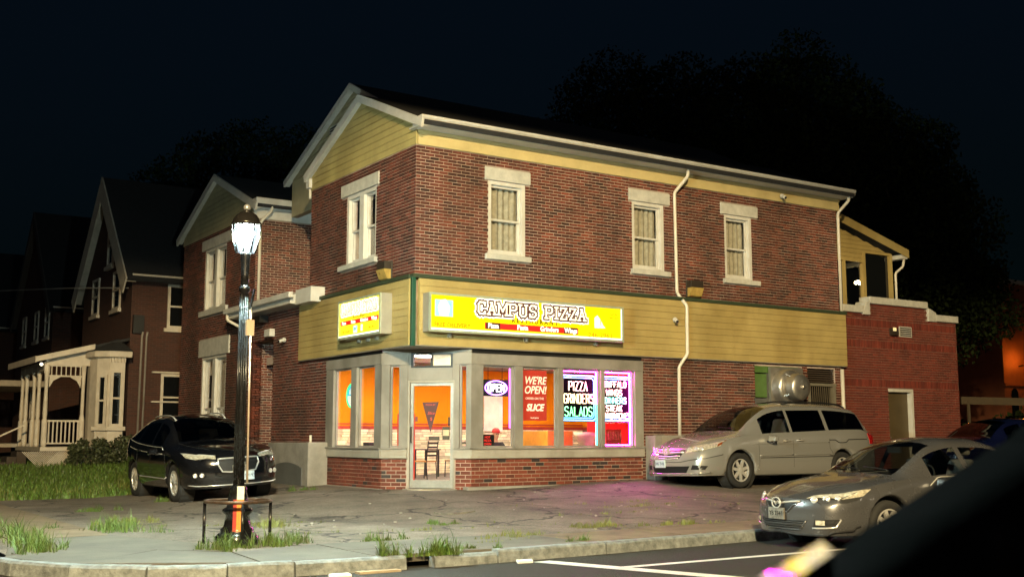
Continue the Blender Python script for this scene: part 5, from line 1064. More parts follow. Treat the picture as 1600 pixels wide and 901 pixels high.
xs = [-4.9, -3.35, -1.9]
for a, b in zip(xs, xs[1:]):
    slab([(a, kerb_y(a) + .16), (b, kerb_y(b) + .16), (b, kerb_y(b) + .95), (a, kerb_y(a) + .95)]); slab([(a, kerb_y(a) + .95), (b, kerb_y(b) + .95), (b, -6.75), (a, -6.62)])
xs = [-1.9, -.2, 1.5, 3.2, 4.9, 6.6, 8.3, 10, 11.7, 13.4, 15.1, 16.8, 18.5]
for a, b in zip(xs, xs[1:]): slab([(a, kerb_y(a) + .16), (b, kerb_y(b) + .16), (b, kerb_y(b) + 1.3), (a, kerb_y(a) + 1.3)], M_DIRTY)
arc = lambda r, a: (-5.9 + r * math.cos(R(a)), -5.70 + r * math.sin(R(a)))
slab([(-4.9, -8.3), (-4.9, -6.6), (-5.35, -6.75), (-5.9, -7.0), (-6.1, -7.0), (-6.2, -8.2), (-5.9, -8.28)])
slab([arc(2.55, -97), (-6.1, -7.0), (-6.75, -6.3), arc(2.55, -140)]); slab([arc(2.55, -140), (-6.75, -6.3), (-6.9, -5.2), (-8.1, -4.7), arc(2.55, -168)])
slab([(-8.05, -4.72), (-6.9, -5.2), (-6.75, -6.3), (-6.1, -6.98), (-5.9, -6.4), (-6.25, -5.2), (-6.7, -3.9), (-7.95, -3.9)])
y = -3.9
while y < 40: slab([(-7.95, y), (-6.7, y), (-6.7, y + 1.35), (-7.95, y + 1.35)], M_DIRTY); y += 1.36
# painted parking marks
def mark(pts, label=None): return struct(MB().add([(x, y, -1.446) for x, y in pts], [tuple(range(len(pts)))]).build('road_marking', M_PAINT))
mark([(-3.02, -8.62), (-2.76, -8.60), (-1.66, -12.0), (-1.92, -12.0)]); mark([(-2.50, -9.70), (2.2, -9.62), (2.2, -9.50), (-2.52, -9.57)]); mark([(5.6, -8.2), (5.72, -8.2), (6.2, -11), (6.08, -11)])
# broken patch, litter and the drain slab
def blob(cx, cy, rx, ry, h, name, m, label, cat, dz=.0):
    pts = []
    for i in range(14):
        a = 2 * math.pi * i / 14; r = random.uniform(.8, 1.12); X, Y = cx + rx * r * math.cos(a), cy + ry * r * math.sin(a); pts.append((X, Y, ground(X, Y) + dz))
    return tag(MB().prism(pts, (0, 0, h)).build(name, m, None), label, cat)
blob(-.9, -3.2, .40, .26, .03, 'asphalt_patch', mat('pale rubble', (.15, .13, .10), .9, vs=12, var=.4), 'broken pale edged asphalt patch in the middle of the lot', 'patch', -.01)
tag(MB().box(-5.25, -4.75, -8.62, -8.50, -1.449, -1.425).build('cardboard_scrap', mat('cardboard', (.30, .24, .16), .9), None), 'flattened brown litter lying against the kerb gap', 'litter')
tag(MB().prism([(-5.65, -8.72, -1.448), (-5.4, -8.74, -1.448), (-5.38, -8.62, -1.44), (-5.6, -8.6, -1.44)], (0, 0, .02)).build('paper_scrap', mat('white paper', (.7, .7, .68)), None), 'crumpled white paper lying by the broken kerb', 'litter')
tag(MB().prism([(-3.25, -8.66, -1.448), (-3.05, -8.68, -1.448), (-3.0, -8.58, -1.44), (-3.2, -8.55, -1.44)], (0, 0, .025)).build('paper_scrap', mat('white paper', (.7, .7, .68)), None), 'crumpled white paper at the end of the painted line', 'litter')
lt_ = MB()
for i in range(60):
    x = random.uniform(-5, 5); y = random.uniform(-8, -.4); s = random.uniform(.008, .022); lt_.box(x, x + s * 2, y, y + s, ground(x, y) - .01, ground(x, y) + s)
stuff(tag(lt_.build('gravel', mat('grit', (.32, .3, .26), .9), None), 'scattered grit on the lot', 'gravel'))
# grass
M_GRASS = mat('grass blade', (.05, .115, .012), .6, vs=7, var=.3, c2=(.075, .085, .02), rnd=.45); M_DRY = mat('dry grass', (.15, .165, .04), .7, vs=2, var=.3, rnd=.3)
def blades(pts, h, m, name, label, cat, kind='stuff', wd=.007, lean=.9):
    mb = MB()
    for pt in pts:
        x, y = pt[:2]; z = ground(x, y); hh = h * (pt[2] if len(pt) > 2 else 1) * random.uniform(.25, 1.1) * (1 if random.random() < .93 else 1.35); a = random.uniform(0, 6.28); l = random.uniform(.1, lean) * hh; dx, dy = math.cos(a), math.sin(a); px, py = -dy * wd * random.uniform(.6, 1.2), dx * wd * random.uniform(.6, 1.2)
        o = len(mb.v); mb.v += [(x - px, y - py, z - .01), (x + px, y + py, z - .01), (x + dx * l * .35 - px * .8, y + dy * l * .35 - py * .8, z + hh * .6), (x + dx * l * .35 + px * .8, y + dy * l * .35 + py * .8, z + hh * .6), (x + dx * l, y + dy * l, z + hh)]
        mb.f += [(o, o + 1, o + 3, o + 2), (o + 2, o + 3, o + 4)]
    ob = mb.build(name, m, None); tag(ob, label, cat)
    if kind: ob['kind'] = kind
    return ob
def lawn_pts(n):
    o = []
    while len(o) < n:
        y = 6.3 + (random.random() ** 1.5) * 20; x = random.uniform(-6.65, 1.0 if y > 16 else -.3)
        o.append((x, y))
    return o
def clump(cx, cy, rx, ry, n):
    sub_ = [(random.gauss(0, .45), random.gauss(0, .45), random.uniform(.5, 1.15)) for _ in range(max(3, n // 45))]; o = []
    for _ in range(n):
        s = random.choice(sub_); u, v = random.gauss(0, .13), random.gauss(0, .13); o.append((cx + (s[0] + u) * rx, cy + (s[1] + v) * ry, s[2] * math.exp(-(u * u + v * v) * 22) * 1.25))
    return o
blades(lawn_pts(26000), .15, M_GRASS, 'grass', 'rough green lawn in front of the porch house', 'grass', wd=.014)
blades([p for _ in range(70) for p in clump(random.uniform(-6.6, -1), random.uniform(6.4, 8.2), .5, .3, 22)], .30, M_DRY, 'grass', 'longer dry grass along the lawn edge', 'grass')
CL = [(-7.85, -3.2, .4, 2.2, 900, .32, 'tall grass clump on verge at the left edge of the view', M_GRASS), (-7.9, -5.4, .3, .8, 500, .26, 'grass clump beside the street at the bottom left corner', M_GRASS),
      (-5.95, -6.55, .55, .35, 330, .27, 'leafy weed clump in front of the lamp base', M_GRASS), (-5.2, -6.25, .6, .45, 420, .26, 'tall green weed clump right of the lamp ring', M_GRASS), (-6.35, -3.0, .9, .9, 520, .24, 'broad weed clump on pavement edge left of lamp', M_GRASS),
      (-5.9, -1.6, .8, .5, 260, .2, 'pale weed clump between lamp and black car', M_DRY), (-4.55, -3.3, 1.1, .9, 330, .17, 'sparse pale weeds right of the lamp post', M_DRY), (-3.95, -6.5, .45, .25, 190, .14, 'small weed tuft at back edge of pavement', M_GRASS),
      (-1.9, -4.4, .45, .35, 210, .09, 'low green tuft beside the broken asphalt patch', M_GRASS), (-4.75, -8.28, .3, .15, 200, .27, 'weed growing through the gap in the kerb', M_GRASS), (-4.1, -8.38, .45, .16, 330, .28, 'dark weed hanging over the granite kerb', M_GRASS),
      (-3.5, -8.2, .4, .12, 170, .14, 'short grass on kerb near the painted line', M_GRASS), (-2.2, -7.0, .9, .35, 260, .12, 'grass strip where pavement meets the lot', M_DRY), (-1.9, -8.05, .4, .2, 160, .12, 'grass tuft between concrete and granite kerb', M_GRASS),
      (-.3, -6.2, 1.0, .3, 260, .12, 'grass along the lot edge opposite the shop window', M_DRY), (.9, -6.5, .8, .2, 200, .12, 'grass along the lot edge behind the sedan', M_DRY), (2.2, -4.2, 1.1, .5, 190, .08, 'dry weeds in a crack in front of the van', M_DRY), (-3.7, 3.4, .5, .5, 150, .16, 'weeds in front of the concrete bulkhead', M_GRASS), (-1.0, 2.9, .5, .4, 160, .14, 'weeds by the bulkhead pier', M_GRASS), (-5.6, 1.6, .5, .4, 180, .15, 'weeds at driveway edge left of the black car', M_GRASS)]
for cx, cy, rx, ry, n, h, lab, m in CL: blades(clump(cx, cy, rx * .85, ry * .85, int(n * 1.5)), h * .85, m, 'weeds', lab, 'weeds', 'stuff', .006, 1.3)
cr = []
for (x0, y0, x1, y1) in ((-1.5, -4.9, 4.5, -4.4), (0, -3.2, 5.5, -3.4), (-4.5, -5.0, 0, -5.6), (-6.0, -2.6, -3.2, -3.0), (-2.5, -6.9, 4, -6.6), (-4.4, -7.4, -1.5, -7.6)):
    for _ in range(26):
        t = random.random(); cr += clump(x0 + (x1 - x0) * t, y0 + (y1 - y0) * t + .12 * math.sin(t * 11), .14, .06, 7)
blades(cr, .06, M_DRY, 'grass', 'thin weeds growing in the lot cracks', 'grass', wd=.006)

# ---------------------------------------------------------------- street lamp with its guard ring
LX_, LY_ = -5.67, -5.97; LZ = ground(LX_, LY_)
lamp = thing('street_lamp', 'lit black post lantern on fluted pole with orange and white reflector sleeve', 'street lamp', (LX_, LY_, LZ))
M_LPOST = mat('gloss black post', (.010, .010, .011), .25, .2, vs=9, coat=.5)
def lz(z): return z
MB().lathe([(.27, 0), (.27, .10), (.24, .13), (.20, .16), (.21, .19), (.17, .22), (.145, .36), (.19, .40), (.19, .43), (.14, .46), (.12, .58), (.10, .66), (.11, .68), (.085, .72)], 20, (LX_, LY_, LZ)).build('base', M_LPOST, lamp, True)
MB().lathe([(.064, .7), (.056, 1.8), (.048, 3.15), (.075, 3.18), (.075, 3.22), (.055, 3.25)], 12, (LX_, LY_, LZ)).build('pole', M_LPOST, lamp, True)
fl = MB()
for k in range(12): a = k * math.pi / 6; c_, s_ = math.cos(a), math.sin(a); fl.tube([(LX_ + .064 * c_, LY_ + .064 * s_, LZ + .72), (LX_ + .050 * c_, LY_ + .050 * s_, LZ + 3.14)], .009, 5)
fl.build('fluting', M_LPOST, lamp, True)
zt_ = 2.36 - LZ   # bottom of the lantern glass above the pavement
MB().lathe([(.055, 3.25), (.05, 3.38), (.06, zt_ - .12), (.066, zt_ - .03), (.068, zt_)], 16, (LX_, LY_, LZ)).build('neck', M_LPOST, lamp, True)
M_LIT = glass('lantern glass'); nt_ = M_LIT.node_tree; em = nt_.nodes.new('ShaderNodeEmission'); em.inputs['Color'].default_value = (.70, .90, 1, 1); em.inputs['Strength'].default_value = .55   # even glow added to the glass, as if lit through
ad_ = nt_.nodes.new('ShaderNodeAddShader'); o_ = nt_.nodes['Material Output']; nt_.links.new(o_.inputs[0].links[0].from_socket, ad_.inputs[0]); nt_.links.new(em.outputs[0], ad_.inputs[1]); nt_.links.new(ad_.outputs[0], o_.inputs[0])
MB().lathe([(.03, zt_ + .14), (.08, zt_ + .17), (.105, zt_ + .24), (.10, zt_ + .31), (.05, zt_ + .35)], 14, (LX_, LY_, LZ)).build('bulb', emis('lantern bulb', (.74, 1.0, .92), LAMP_LANTERN), lamp, True)
MB().lathe([(.11, zt_), (.155, zt_ + .18), (.172, zt_ + .37)], 8, (LX_, LY_, LZ), ph=.2, caps=False).build('lantern_glass', M_LIT, lamp, True)
cg = MB()
for k in range(8):
    a = k * math.pi / 4 + .2; c_, s_ = math.cos(a), math.sin(a); cg.tube([(LX_ + q * c_, LY_ + q * s_, LZ + h) for q, h in ((.122, zt_ - .01), (.170, zt_ + .18), (.188, zt_ + .37))], .0125, 5)
cg.build('lantern_cage', M_LPOST, lamp, True)
MB().lathe([(.185, zt_ + .35), (.195, zt_ + .38), (.178, zt_ + .40), (.165, zt_ + .44), (.13, zt_ + .49), (.08, zt_ + .525), (.04, zt_ + .54), (.04, zt_ + .555)], 20, (LX_, LY_, LZ)).build('lantern_hood', mat('bronze hood', (.05, .045, .04), .25, .7), lamp, True)
MB().ball((LX_, LY_, LZ + zt_ + .585), .05, 12).build('finial', mat('finial', (.5, .5, .5), .25, .6), lamp, True)
cdir = (CAM - Vector((LX_, LY_, 0))).normalized(); px_ = Vector((-cdir.y, cdir.x, 0))
o = Vector((LX_, LY_, LZ)) + cdir * .20 + px_ * .03
m = MB(); m.bar(o + Vector((0, 0, .17)), o + Vector((0, 0, .56)), .085, .012, cdir); m.build('orange_reflector', mat('orange reflector', (.85, .25, .03), .4, vs=30), lamp)
m = MB(); m.bar(o - px_ * .065 + Vector((0, 0, .17)), o - px_ * .065 + Vector((0, 0, .56)), .045, .012, cdir); m.build('red_reflector', mat('dark red reflector', (.35, .02, .015), .4), lamp)
m = MB(); m.bar(o + Vector((0, 0, .56)), o + Vector((0, 0, .72)), .085, .012, cdir); m.build('white_reflector', mat('white reflector', (.75, .78, .78), .4), lamp)
m = MB(); m.bar((LX_ + .05, LY_ - .09, LZ + 2.95), (LX_ + .10, LY_ - .09, LZ + 3.2), .05, .02); m.build('banner_hook', M_LPOST, lamp); MB().box(LX_ - .0, LX_ + .10, LY_ - .12, LY_ - .07, LZ + 2.6, LZ + 2.8).build('tag_plate', mat('pale tag', (.5, .38, .28), .5), lamp)
MB().tube([(LX_ + .085, LY_ - .07, LZ + .75), (LX_ + .07, LY_ - .06, LZ + 3.0)], .014, 6).build('conduit', mat('pale conduit', (.45, .36, .28), .5), lamp, True)
ring = thing('guard_ring', 'black steel guard ring on four posts round the lamp base', 'railing', (LX_, LY_, LZ)); RR = .40
MB().tube([(LX_ + RR * math.cos(a), LY_ + RR * math.sin(a), LZ + .53) for a in [2 * math.pi * i / 32 for i in range(32)]], .022, 8, True).build('ring', mat('worn brown steel', (.09, .055, .035), .45, .5, vs=9, var=.4), ring, True)
ca = math.atan2(cdir.y, cdir.x)
for da in (0.15, 1.5, 3.2, 4.75): a = ca + da; x, y = LX_ + RR * math.cos(a), LY_ + RR * math.sin(a); MB().tube([(x, y, LZ - .02), (x, y, LZ + .52)], .021, 8).build('post', M_LPOST, ring, True)
# the street light across the road that lights the fronts (out of the picture)
SLX, SLY, SLZ = -15.5, -30.0, 11.6
cob = thing('street_light', 'tall grey cobra head street light on the far side of street', 'street light', (SLX - 2.2, SLY - .6, -1.45))
MB().tube([(SLX - 2.2, SLY - .6, -1.45), (SLX - 2.2, SLY - .6, 11.2)], [.13, .08], 10).build('pole', mat('grey pole', (.2, .2, .2), .5, .5), cob, True); MB().tube(soft([(SLX - 2.2, SLY - .6, 11.0), (SLX - 2.1, SLY - .58, 11.7), (SLX - .3, SLY - .1, 11.85)]), .045, 8).build('arm', mat('grey pole', (.2, .2, .2)), cob, True)
MB().ball((SLX, SLY, SLZ + .2), .28, 14, (1.5, .7, .45)).build('lamp_head', mat('grey pole', (.2, .2, .2)), cob, True)
sp = bpy.data.lights.new('street_lamp_light', 'SPOT'); sp.energy = LAMP_STREET; sp.color = (1.0, .77, .40); sp.spot_size = R(168); sp.spot_blend = .06; sp.shadow_soft_size = .22
so_ = bpy.data.objects.new('street_lamp_light', sp); COL.objects.link(so_); so_.location = (SLX, SLY, SLZ - .0); put(so_, cob)

# unseen globe lamps, added only to put glints in paintwork and glass
for i, (x, y, z, r) in enumerate(((-27, -27, 6.5, .16), (4, -33, 8, .18), (17, -31, 8, .18), (31, -27, 8, .18), (-34, -9, 6.5, .16), (-33, 14, 6.5, .16), (-21, -34, 5, .14), (-4, -36, 4, .14), (10, -36, 4.5, .14))):
    t = thing('street_light', 'globe light on a dark post, added across the road for glints', 'street light', (x, y, -1.45), 0, 'globe lights added across the road for glints'); MB().tube([(x, y, -1.45), (x, y, z - .1)], .06, 8).build('pole', M_LPOST, t, True); MB().ball((x, y, z), r, 12).build('globe', emis('glint globe', (1, .86, .62), 160), t, True)
# ---------------------------------------------------------------- brick annex and the boarded room above it
annex = thing('brick_annex', 'low bright red brick annex with stepped stone parapet right of the shop', 'building', (15, 0, -1))
FA = Frame((0, .06, 0), (1, 0, 0), (0, -1, 0)); AX0, AX1 = 12.66, 17.42
def atop(a): return 3.28 if a < 13.72 else (3.55 if a < 16.15 else 3.22)
holeA = [(14.38, 15.40, -2, 1.28)]
mb = MB(); wall_panel(mb, FA, AX0, AX1, -1.4, 3.2, holeA); mb.fbox(FA, 13.72, 16.15, 3.2, 3.53, -.25, 0); mb.box(AX1 - .25, AX1, .3, 9, -1.4, 3.1); mb.box(AX0, AX1, 8.8, 9, -1.4, 3.1); mb.box(AX0, AX1 - .25, .3, 8.8, 2.7, 2.8); mb.build('wall', mat('annex mortar', (.21, .12, .095), .9, vs=3, var=.2, bump=.3, bs=60), annex)
ra_ = []; wall_bricks(FA, AX0, AX1, -1.04, 3.56, holeA, ra_, ztop=atop, soldier=((2.90, 3.12), (2.36, 2.58), (1.28, 1.50))); FAS = Frame((AX1, 0, 0), (0, 1, 0), (1, 0, 0)); wall_bricks(FAS, .06, 9, -1.04, 3.1, [], ra_)
lay_bricks(ra_, annex, M_BRICKA, single=300)
for a, b, z in ((AX0 - .0, 13.45, 3.28), (13.72, 16.15, 3.55), (16.5, AX1 + .06, 3.22)): MB().fbox(FA, a, b, z, z + .19, -.3, .07).build('coping_stone', M_STONE, annex, bevel=.02)
for a, b, z0, z1 in ((13.45, 13.72, 3.24, 3.60), (16.15, 16.5, 3.20, 3.58)): MB().prism([FA(a, z0, .07), FA(b, z0, .07), FA(b, z1 if a < 15 else z0 + .25, .07), FA((a + b) / 2, z1 + (.0 if a < 15 else -.05), .07), FA(a, z1 - .25 if a < 15 else z1, .07)], (0, .37, 0)).build('coping_scroll', M_STONE, annex, bevel=.015)
mb = MB(); mb.fbox(FA, 14.40, 15.32, -1.2, 1.22, -.2, -.12); ad_ = mb.build('door', mat('brown door', (.085, .062, .03), .5, vs=3), annex); MB().tube([FA(14.5, .0, -.11), FA(14.5, .0, -.06)], .03, 10).build('handle', M_STEEL, ad_)
mb = MB(); mb.fbox(FA, 14.38, 15.40, 1.22, 1.30, -.12, .02); mb.fbox(FA, 15.32, 15.40, -1.1, 1.22, -.12, .02); mb.build('door_frame', M_WHITE, annex)
vo = MB().fbox(FA, 14.92, 15.44, 2.72, 3.0, .0, .03).build('vent', M_WHITE, annex)
for i in range(5): MB().fbox(FA, 14.95, 15.41, 2.745 + i * .05, 2.775 + i * .05, .03, .036).build('louvre', M_DARK, vo)
t = thing('wall_light', 'small wall light on the annex brick beside the white vent', 'lamp', FA(14.64, 2.85, 0)); MB().fbox(FA, 14.52, 14.78, 2.74, 2.93, .014, .12).build('housing', mat('bronze housing', (.03, .022, .015)), t); MB().fbox(FA, 14.55, 14.66, 2.85, 2.94, .12, .14).build('lens', emis('warm lens', (1, .8, .4), .7), t)
up = thing('rear_sunroom', 'cream boarded upstairs room with dark windows behind the annex parapet', 'building', (14, 1, 3))
FU = Frame((0, 1.0, 0), (1, 0, 0), (0, -1, 0))
sl_ = lambda x: 6.12 - .27 * (x - 12.9)
for i in range(10):
    z = 4.86 + i * .12; xe = min(16.0, 12.9 + (6.08 - z - .12) / .27)
    if z < 5.2: board(FU, 12.55, 14.78, z, z + .12, 0, M_SIDB, up)
    else: board(FU, 12.55, max(12.8, xe), z, z + .12, .03, M_SIDB, up, cut1=.3)
mb = MB(); mb.fbox(FU, 12.55, 15.9, 5.14, 5.22, -.1, .02); mb.fbox(FU, 14.70, 14.80, 3.4, 5.14, -.1, .03); mb.fbox(FU, 12.5, 13.92, 3.4, 4.9, -.15, -.08); mb.fbox(FU, 13.90, 13.98, 3.4, 4.88, -.1, .02); mb.fbox(FU, 12.55, 15.9, 3.2, 3.62, -.1, .02); mb.fbox(FU, 15.84, 15.95, 3.4, 5.2, -.1, .03); mb.build('frame', M_SIDB, up)
MB().fbox(FU, 13.98, 14.70, 3.62, 4.86, -.06, -.05).build('pane', M_GLASS, up); MB().fbox(FU, 14.80, 15.84, 3.62, 5.14, -.06, -.05).build('pane', M_NIGHTGLASS, up); MB().fbox(FU, 12.55, 13.90, 3.62, 4.86, -.06, -.05).build('pane', M_NIGHTGLASS, up)
MB().box(12.6, 18.5, 3.6, 3.7, 3, 5.2).build('room_backing', mat('dark room', (.02, .02, .018)), up)
mb = MB(); mb.prism([(12.55, .72, sl_(12.55)), (16.35, .72, sl_(16.35)), (16.35, .72, sl_(16.35) + .13), (12.55, .72, sl_(12.55) + .13)], (0, 3.4, 0)); mb.build('roof', M_ROOF, up); mb = MB(); mb.prism([(12.55, .70, sl_(12.55) - .10), (16.36, .70, sl_(16.36) - .10), (16.36, .70, sl_(16.36) + .135), (12.55, .70, sl_(12.55) + .135)], (0, .018, 0)); mb.build('bargeboard', M_SIDB, up)
mb = MB(); mb.box(16.1, 16.34, .74, 4, sl_(16.3) - .14, sl_(16.3) - .02); mb.build('gutter', M_WHITE, up); mb = MB(); mb.tube(soft([(16.25, .8, sl_(16.3) - .14), (16.2, .8, 4.85), (15.98, .9, 4.65), (15.98, .9, 3.4)]), .035, 8); mb.build('downpipe', M_PIPE, up, True)
hl = thing('pendant_lamp', 'glowing pendant lamp behind the small upstairs annex window', 'lamp', (15.85, 2.0, 4.3))
mb = MB()
for k in range(6): a = k * math.pi / 3; mb.ball((15.85 + .16 * math.cos(a), 2.0 + .16 * math.sin(a), 4.50), .055, 8)
mb.build('bulb', emis('warm bulb', (1, .80, .42), 14), hl, True); MB().tube([(15.85, 2.0, 4.50), (15.85, 2.0, 5.1)], .01, 5).build('rod', M_DARK, hl)
# ---------------------------------------------------------------- houses along the side street
M_HB = mat('house brick', (.13, .045, .026), .85, vs=2, var=.25, bump=.3, bs=40)
def brick_pattern(m):
    nt = m.node_tree; L = nt.links; b = nt.nodes['Principled BSDF']; tc = nt.nodes.new('ShaderNodeTexCoord'); sx = nt.nodes.new('ShaderNodeSeparateXYZ'); L.new(tc.outputs['Object'], sx.inputs[0])
    a = nt.nodes.new('ShaderNodeMath'); L.new(sx.outputs['X'], a.inputs[0]); L.new(sx.outputs['Y'], a.inputs[1]); c = nt.nodes.new('ShaderNodeCombineXYZ'); L.new(a.outputs[0], c.inputs['X']); L.new(sx.outputs['Z'], c.inputs['Y'])
    br = nt.nodes.new('ShaderNodeTexBrick'); br.inputs['Scale'].default_value = 1; br.inputs['Brick Width'].default_value = .21; br.inputs['Row Height'].default_value = .068; br.inputs['Mortar Size'].default_value = .009; br.inputs['Color1'].default_value = (.062, .017, .009, 1); br.inputs['Color2'].default_value = (.036, .011, .007, 1); br.inputs['Mortar'].default_value = (.06, .034, .024, 1)
    L.new(c.outputs[0], br.inputs['Vector']); L.new(br.outputs['Color'], b.inputs['Base Color'])
brick_pattern(M_HB)
M_HW = mat('aged cream paint', (.52, .46, .38), .6, vs=3, var=.12)
def gable_house(x0, y0, y1, zb, ze, za, depth, name, label, wins, side_wins, wall, trim, oh=.25, bg=.38):
    h = thing(name, label, 'house', (x0, (y0 + y1) / 2, zb)); F = Frame((x0, 0, 0), (0, -1, 0), (-1, 0, 0)); c = (y0 + y1) / 2
    mb = MB(); mb.box(x0, x0 + depth, y0, y1, zb, ze); mb.prism([(x0, y0, ze), (x0, y1, ze), (x0, c, za)], (depth, 0, 0)); mb.build('wall', wall, h)
    roof(F, -y1 - .45, -y0 + .45, ze - .38, (-c, za + .16), oh, depth + .3, h, barge=bg, bd=.05, bm=trim)
    for (a, z0, z1, w) in wins: one_window(F, a, z0, z1, w, h)
    FS = Frame((0, y0, 0), (1, 0, 0), (0, -1, 0))
    for (a, z0, z1, w) in side_wins: one_window(FS, a, z0, z1, w, h)
    MB().fbox(FS, x0 - .1, x0 + depth, ze - .30, ze - .12, .0, .40).build('gutter', M_HW, h)
    return h, F, FS
def one_window(F, a, z0, z1, w, h):
    m = MB(); t = .09
    for q in ((a - w / 2, a - w / 2 + t, z0, z1), (a + w / 2 - t, a + w / 2, z0, z1), (a - w / 2 + t, a + w / 2 - t, z1 - t, z1), (a - w / 2 + t, a + w / 2 - t, z0, z0 + t), (a - w / 2 + t, a + w / 2 - t, (z0 + z1) / 2 - .03, (z0 + z1) / 2 + .03)): m.fbox(F, *q, .0, .06)
    wo = m.build('window', M_HW, h); MB().fbox(F, a - w / 2 + t, a + w / 2 - t, z0 + t, z1 - t, .0, .02).build('pane', M_NIGHTGLASS, wo); MB().fbox(F, a - w / 2 - .1, a + w / 2 + .1, z0 - .12, z0, .0, .12).build('sill', M_HW, wo)
h1, FH, FHS = gable_house(-.9, 18.0, 24.9, -1.3, 5.45, 8.95, 9, 'porch_house', 'red brick house with wide white bargeboards and a cream porch', [(-22.9, 4.4, 5.75, 1.0), (-19.9, 4.35, 5.7, 1.0), (-21.0, 6.0, 7.5, .8)], [(.95, 3.62, 5.1, 1.35), (.75, .55, 2.1, 1.2)], M_HB, M_HW, .3, .62)
for z in (1.15, 2.12): MB().fbox(FHS, -.15, 1.7, z, z + .05, .0, .12).build('awning_rail', M_HW, h1)
for x in (-.55, -.40): MB().tube([FHS(x + .0, -.2, .06), FHS(x + .02, 3.3, .06), FHS(x + .02, 3.45, .15)], .035, 8).build('service_conduit', mat('grey conduit', (.25, .22, .19), .6), h1, True)
MB().fbox(FHS, -.85, -.5, 3.4, 4.0, .0, .15).build('meter_box', M_DARK, h1)
# porch
po_ = thing('porch', 'cream wooden porch with arched opening and lattice skirt on brick house', 'porch', (-2.2, 20, -1.1))
MB().box(-3.45, -.92, 18.25, 22.5, -.42, -.29).build('porch_floor', M_HW, po_)
mb = MB(); mb.prism([(-3.75, 17.95, 2.42), (-3.75, 22.8, 2.42), (-.92, 22.8, 3.15), (-.92, 17.95, 3.15)], (0, 0, .09)); mb.build('porch_roof', M_ROOF, po_); mb = MB(); mb.prism([(-3.76, 17.93, 2.36), (-3.76, 17.93, 2.53), (-2.0, 17.93, 2.99), (-2.0, 17.93, 2.82)], (0, .02, 0)); mb.box(-3.78, -3.75, 17.95, 22.8, 2.34, 2.54); mb.build('fascia', M_HW, po_)
mb = MB(); mb.box(-3.42, -3.28, 18.4, 22.4, 2.12, 2.40); mb.prism([(-3.38, 18.32, 2.30), (-2.02, 18.32, 2.30), (-2.02, 18.32, 2.86), (-3.38, 18.32, 2.45)], (0, .06, 0)); mb.build('beam', M_HW, po_)
for y in (18.36, 19.5, 20.3, 21.6, 22.35): m = MB(); m.lathe([(.07, -.29), (.09, -.2), (.09, .55), (.06, .6), (.075, .75), (.055, 1.5), (.07, 2.0), (.09, 2.05), (.09, 2.3)], 10, (-3.34, y, 0)); m.build('column', M_HW, po_, True)
MB().lathe([(.07, -.29), (.09, -.2), (.09, .55), (.055, .75), (.055, 1.7), (.08, 2.3)], 10, (-2.22, 18.36, 0)).build('column', M_HW, po_, True)
FP = Frame((0, 18.36, 0), (1, 0, 0), (0, -1, 0))
mb = MB(); mb.fbox(FP, -3.3, -2.25, 1.93, 1.98, -.03, .03); mb.fbox(FP, -3.3, -2.25, 2.26, 2.31, -.03, .03); mb.build('frieze_rail', M_HW, po_)
for i in range(7): MB().tube([FP(-3.2 + i * .145, 1.98, 0), FP(-3.2 + i * .145, 2.26, 0)], .02, 6).build('spindle', M_HW, po_)
for s_, x in ((1, -3.26), (-1, -2.30)): MB().prism([FP(x, 1.93, -.02), FP(x + s_ * .34, 1.93, -.02), FP(x + s_ * .12, 1.80, -.02), FP(x, 1.58, -.02)], (0, -.04, 0)).build('bracket', M_HW, po_)
mb = MB(); mb.fbox(FP, -3.3, -2.25, .50, .56, -.03, .03); mb.fbox(FP, -3.3, -2.25, -.20, -.15, -.03, .03); mb.build('handrail', M_HW, po_)
for i in range(8): MB().tube([FP(-3.2 + i * .125, -.15, 0), FP(-3.2 + i * .125, .50, 0)], .026, 6).build('baluster', M_HW, po_)
lb = MB()
for i in range(26):
    x = -3.40 + i * .055
    for s_ in (-1, 1): a = FP(x, -.98, .0 + s_ * .008); b = FP(x + s_ * .55, -.43, s_ * .008); a.x = min(max(a.x, -3.4), -2.1); lb.bar(a, b, .02, .006, (0, -1, 0))
lb.build('lattice', M_HW, po_); MB().fbox(FP, -3.42, -2.1, -1.02, -.97, -.02, .02).build('lattice_rail', M_HW, po_)
mb = MB(); mb.box(-1.3, -1.02, 19.9, 20.8, -.29, 1.9); mb.build('front_door', mat('dark door', (.03, .015, .01), .4), po_)
for i in range(4): MB().box(-3.75 - i * .3, -3.46 - i * .3, 20.4, 21.5, -1.1, -.45 - i * .17).build('step', mat('dark step', (.05, .035, .025), .8), po_)
MB().bar((-3.5, 20.4, .45), (-4.7, 20.4, -.15), .05).build('stair_rail', M_HW, po_)
MB().ball((-3.55, 18.2, 2.30), .05, 8).build('porch_lamp', emis('porch lamp', (1, .85, .6), 6), po_, True)
bay = thing('bay_window', 'cream bay window with dark hip roof beside the porch', 'bay', (-1.5, 18, -1)); PB = [(-2.05, 18.2), (-1.95, 17.75), (-1.62, 17.45), (-1.15, 17.45), (-1.15, 18.6), (-2.05, 18.6)]
MB().prism([(x, y, .0) for x, y in PB], (0, 0, 2.55)).build('bay_wall', M_HW, bay); MB().prism([(x, y, -1.1) for x, y in PB], (0, 0, 1.10)).build('bay_base', M_HW, bay)
MB().prism([(-2.2, 18.2, 2.55), (-2.08, 17.6, 2.55), (-1.68, 17.26, 2.55), (-.98, 17.26, 2.55), (-.98, 18.6, 2.55), (-2.2, 18.6, 2.55)], (0, 0, .20)).build('cornice', M_HW, bay, bevel=.03)
